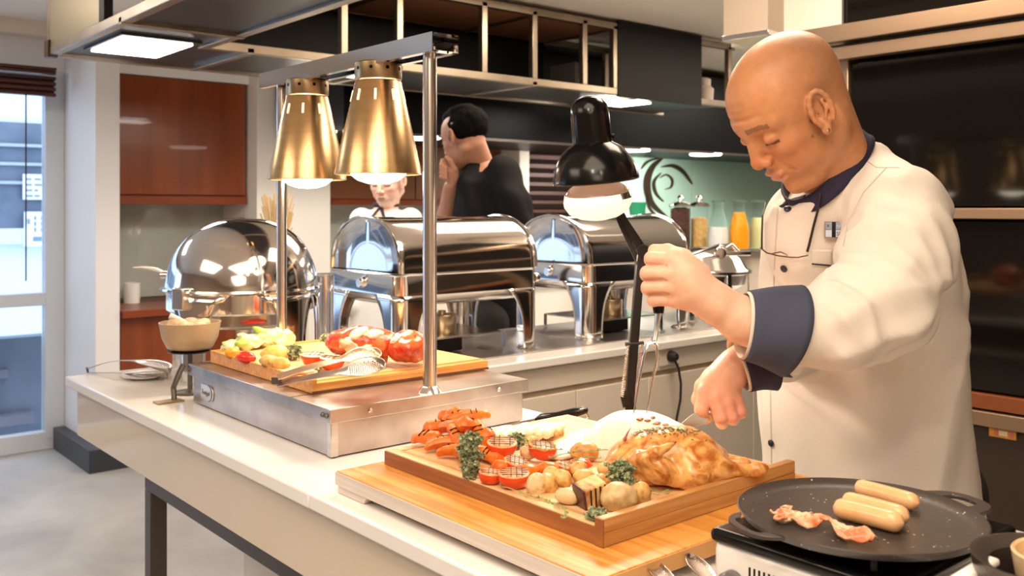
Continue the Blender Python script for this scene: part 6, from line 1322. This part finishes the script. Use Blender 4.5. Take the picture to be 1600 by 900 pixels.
frt = mat('lamplit tomato flesh', (.90, .62, .42), .4, col2=(.92, .80, .64), ns=70, bump=.2, bs=120)  # paler copy of the tomato flesh with lamp light put into the colour
tomato(486, 574, 0, .026, 'left tomato half with herb topping on the wooden tray', (3, 0), None, T, ZT, frt); tomato(515, 580, 0, .026, 'right tomato half with herb topping on the wooden tray', (3, 4), None, T, ZT, frt)
o = blob('salmon_piece', (.034, .022, .007), mat('pink salmon', (.84, .42, .22), .4, col2=(.90, .60, .40), ns=30), 71, .2, loc=T(468, 586)+Vector((0, 0, .007)), rot=eul(0, 0, VIEWZ)); tag(o, 'flat pinkish fillet piece in front of the tray tomatoes', 'meat')
for i, (px, py) in enumerate(((543, 530), (552, 540))): 
    o = blob('onion_slice', (.016, .010, .010), onion, 80+i, .3, loc=W(px, py+8, 1.86), rot=eul(0, 20, VIEWZ)); tag(o, ('upper', 'lower')[i]+' white onion slice leaning against the large glazed roast', 'onion')
# perforated tongs on the tray
t = thing('tongs', 'perforated steel serving tongs lying over the near corner of the wooden tray', 'tongs', G(440, 604, ZT)); tst = MATS['tong steel']
e0 = W(433, 600, 1.70); e0.z = max(e0.z, ZT+.002); e1_ = W(603, 575, 1.735); u_ = (UV*.85-FV*.5).normalized()
perforated_spoon(e0, e1_-e0, u_, (e1_-e0).length, .052, tst, t, lift=.006, bowl=.45, h0=.016)
e2 = e0+Vector((0, 0, .012)); e3 = W(596, 556, 1.79); perforated_spoon(e2, e3-e2, u_, (e3-e2).length, .046, mat('lamplit tong steel', (.72, .50, .34), .3, .9), t, lift=.010, bowl=.40, h0=.016)  # brighter copy of the tong steel; warm lamp light is in its colour
MB().bar(e0-RV*.001, e2-RV*.001, .018, .003, up=FV).build('spring_end', darksteel, t)
# ================================================================ portable stove, griddle
SX0, SX1, SY0, SY1 = .866, 1.135, .448, .668
stv = thing('portable_stove', 'white portable gas stove with black pan support at the near right corner', 'stove', ((SX0+SX1)/2, (SY0+SY1)/2, .9))
stw = mat('white stove enamel', (.82, .80, .77), .3, coat=.4)
bx('body', stw, (SX0, SY0, .906), (SX1, SY1, .963), stv, bev=.010, bseg=4); bx('top_pan', blackpl, (SX0-.003, SY0-.003, .961), (SX1+.003, SY1+.003, .977), stv, bev=.007, bseg=4)
MB().lathe([(0, 0), (.055, 0), (.06, .006), (.05, .012), (0, .012)], (.963, .537, .976), n=32).build('burner', blackmat, stv)
for a in range(4): aa = a*PI/2+.6; MB().bar((.963+.04*math.cos(aa), .537+.04*math.sin(aa), .986), (.963+.105*math.cos(aa), .537+.105*math.sin(aa), .986), .006, .012).build('pan_support', blackmat, stv)
for k in range(2):
    for i in range(9 if k == 0 else 11):
        y = .617-i*.0062-(k*.080); 
        for (z0, z1) in ((.930, .946), (.912, .926)): bx('vent_slot', black, (SX0-.0006, y-.0012, z0), (SX0+.002, y+.0012, z1), stv)
MB().lathe([(.0, .016), (.012, .016), (.0145, .012), (.015, 0)], (SX0, .638, .922), (-1, 0, 0), n=28).build('knob', mat('grey knob', (.18, .17, .17), .3, .4), stv); MB().box((SX0-.0175, .6365, .912), (SX0-.0155, .6395, .932)).build('knob_pointer', chrome2, stv)
for x in (SX0+.03, SX1-.03):
    for y in (SY0+.03, SY1-.03): MB().lathe([(0, 0), (.012, 0), (.012, .007), (0, .007)], (x, y, .9), n=12).build('foot', rubber, stv)
# griddle: speckled plate with raised lip and two loop handles
gm = mat('speckled griddle coating', (.050, .040, .035), .34, bump=.04, bs=160)
nt = gm.node_tree; N_ = nt.nodes; vo = N_.new('ShaderNodeTexVoronoi'); vo.inputs['Scale'].default_value = 150; vo.inputs['Randomness'].default_value = 1; tc = N_.new('ShaderNodeTexCoord'); nt.links.new(tc.outputs['Object'], vo.inputs['Vector'])
wn_ = N_.new('ShaderNodeTexNoise'); wn_.inputs['Scale'].default_value = 55; nt.links.new(tc.outputs['Object'], wn_.inputs['Vector'])
m1_ = N_.new('ShaderNodeMath'); m1_.operation = 'LESS_THAN'; m1_.inputs[1].default_value = .16; nt.links.new(vo.outputs['Distance'], m1_.inputs[0]); m2_ = N_.new('ShaderNodeMath'); m2_.operation = 'GREATER_THAN'; m2_.inputs[1].default_value = .56; nt.links.new(wn_.outputs['Fac'], m2_.inputs[0])
m3_ = N_.new('ShaderNodeMath'); m3_.operation = 'MULTIPLY'; nt.links.new(m1_.outputs[0], m3_.inputs[0]); nt.links.new(m2_.outputs[0], m3_.inputs[1]); mx = N_.new('ShaderNodeMix'); mx.data_type = 'RGBA'; mx.inputs[6].default_value = (.050, .040, .035, 1); mx.inputs[7].default_value = (.62, .58, .54, 1); nt.links.new(m3_.outputs[0], mx.inputs[0]); nt.links.new(mx.outputs[2], N_['Principled BSDF'].inputs['Base Color'])
gc = W(1342, 818, 1.035); gc.z = .994; gd = thing('griddle', 'round black speckled griddle plate with loop handles on the portable stove', 'pan', gc)
GR = .129
MB().lathe([(0.0004, .004), (GR*.86, .004), (GR*.95, .007), (GR, .0125), (GR+.0015, .0115), (GR*.96, .003), (GR*.86, 0), (0.0004, 0)], gc, n=80).build('plate', gm, gd)
def loop(dirv, L, wd, hw=.016):
    dirv = Vector(dirv).normalized(); s = Vector((-dirv.y, dirv.x, 0)); c = gc+dirv*(GR-.008)+Vector((0, 0, .0105)); ou = []; inn = []
    n = 22
    for i in range(n+1):
        a = -PI/2+PI*i/n; cx = math.copysign(abs(math.cos(a))**.6, math.cos(a)); sy_ = math.copysign(abs(math.sin(a))**.75, math.sin(a)); ou.append(c+dirv*(L*cx)+s*(wd*sy_*(1.25-.25*cx)))
        inn.append(c+dirv*(.012+(L-.012-hw*.75)*cx)+s*((wd-hw)*sy_)) 
    up = Vector((0, 0, .0045)); MB().grid([ou, inn, [p-up for p in inn], [p-up for p in ou], ou]).build('handle', gm, gd, bev=.001)
loop(RV*1+FV*.34, .044, .036); loop(-RV*1-FV*.30, .030, .034, .010)
# sausages and bacon
saus = mat('pale sausage', (.74, .38, .16), .28, col2=(.84, .52, .27), ns=18, coat=.3); ZG = .999
def sausage(a, b, label, r=.0105, hz=0):
    A_ = G(a[0], a[1], ZG+r); B_ = G(b[0], b[1], ZG+r); n = 18; P = []; rs = []
    for i in range(n+1):
        f = i/n; P.append(A_.lerp(B_, f)+FV*(.003*math.sin(f*PI))+Vector((0, 0, hz))); e = min(f, 1-f)*(A_-B_).length; rs.append(r*math.sqrt(max(.02, 1-max(0, 1-e/r)**2)))
    o = MB().tube(P, rs, 20).build('sausage', saus, smooth=60); tag(o, label, 'sausage', 'sausages on the griddle')
sausage((1302, 792), (1412, 819), 'pale sausage nearest the camera on the griddle', .0112); sausage((1316, 781), (1420, 809), 'middle pale sausage tucked behind the nearest one', .0108); sausage((1336, 760), (1436, 787), 'farthest pale sausage on the griddle, lying apart', .0100)
bac = mat('fried bacon', (.62, .16, .06), .35, col2=(.86, .56, .34), ns=30, nd=5, stretch=(1, 1, 1), ramp=(.42, .58), coat=.3, bump=.15, bs=80)
pts = [(1216, 806), (1226, 800), (1246, 808), (1262, 818), (1284, 812), (1304, 820), (1322, 834), (1342, 840), (1366, 846)]; rows = []; P = [G(x, y, ZG+.006) for x, y in pts]; fine = []
for a, b in zip(P[:-1], P[1:]): fine += [a.lerp(b, k/5) for k in range(5)]
fine.append(P[-1]); m = len(fine)
for i, p in enumerate(fine):
    f = i/(m-1); t_ = (fine[min(i+1, m-1)]-fine[max(0, i-1)]).normalized(); s = t_.cross(UV).normalized(); tw = math.sin(f*13)*.45; s2 = (s*math.cos(tw)+UV*math.sin(tw)); wd = .0095+.002*math.sin(f*9); rows.append([p+s2*(wd*g)+UV*(.0022*math.sin(f*34+g*4)+.003) for g in (-1, -.6, -.2, .2, .6, 1)])
o = MB().grid(rows).build('bacon', bac, solid=.0022, smooth=70); tag(o, 'crinkled strip of fried bacon on the left of the griddle', 'bacon')
o = blob('bacon', (.016, .010, .006), bac, 91, .3, loc=G(1228, 806, ZG+.007)); tag(o, 'curled bacon end at the left tip of the strip', 'bacon')
# saucepan at the right edge, its handle, and tong tips at the bottom edge
sc_ = W(1650, 874, .865); sp_t = thing('sauce_pan', 'black pan with a beige bowl of yellow pieces at the right edge', 'pan', (sc_.x, sc_.y, sc_.z-.075))
MB().lathe([(.037, -.075), (.058, -.06), (.068, -.02), (.072, 0), (.069, 0), (.056, -.008), (.054, -.05), (0.001, -.055)], sc_, n=48).build('pan_body', mat('black cast pan', (.09, .075, .065), .25, .5, bump=.06, bs=40), sp_t)
MB().lathe([(.030, -.05), (.042, -.02), (.046, .004), (.0445, .006), (.042, .004), (.038, -.02), (.001, -.03)], sc_+RV*.010, n=40).build('inner_bowl', mat('beige inner bowl', (.72, .52, .30), .35), sp_t)
for i, (dx, dy) in enumerate(((-.012, -.01), (.01, .01), (.012, -.014), (-.012, .014))): o = blob('butter_cube', (.013, .013, .010), mat('yellow pieces', (.92, .62, .08), .4), 95+i, .1, loc=sc_+RV*(.012+dx)+FV*dy+Vector((0, 0, -.012)), sub=2, parent=sp_t)
hb = W(1470, 925, .86); he = W(1552, 874, .90); o = MB().bar(hb, he, .016, .008).build('pan_handle', mat('pale handle', (.72, .70, .66), .25, coat=.3), sp_t, bev=.003)
MB().lathe([(0, -.002), (.045, -.002), (.050, .0), (.045, .002), (0, .002)], Vector((sc_.x, sc_.y, .903)), n=32).build('trivet', darksteel, sp_t); MB().lathe([(.03, 0), (.03, sc_.z-.075-.903)], Vector((sc_.x, sc_.y, .903)), n=24).build('trivet_ring', darksteel, sp_t)
t = thing('tongs', 'perforated tong tips beside the white stove at the bottom edge of the picture', 'tongs', G(1050, 960, .9))
for tip, bs in (((1012, 880), (1120, 990)), ((1076, 872), (1180, 985))):
    a_ = G(bs[0], bs[1], .918); b_ = G(tip[0], tip[1], .922); perforated_spoon(a_, b_-a_, (0, 0, 1), (b_-a_).length, .024, tst, t, lift=.002, bowl=.5)
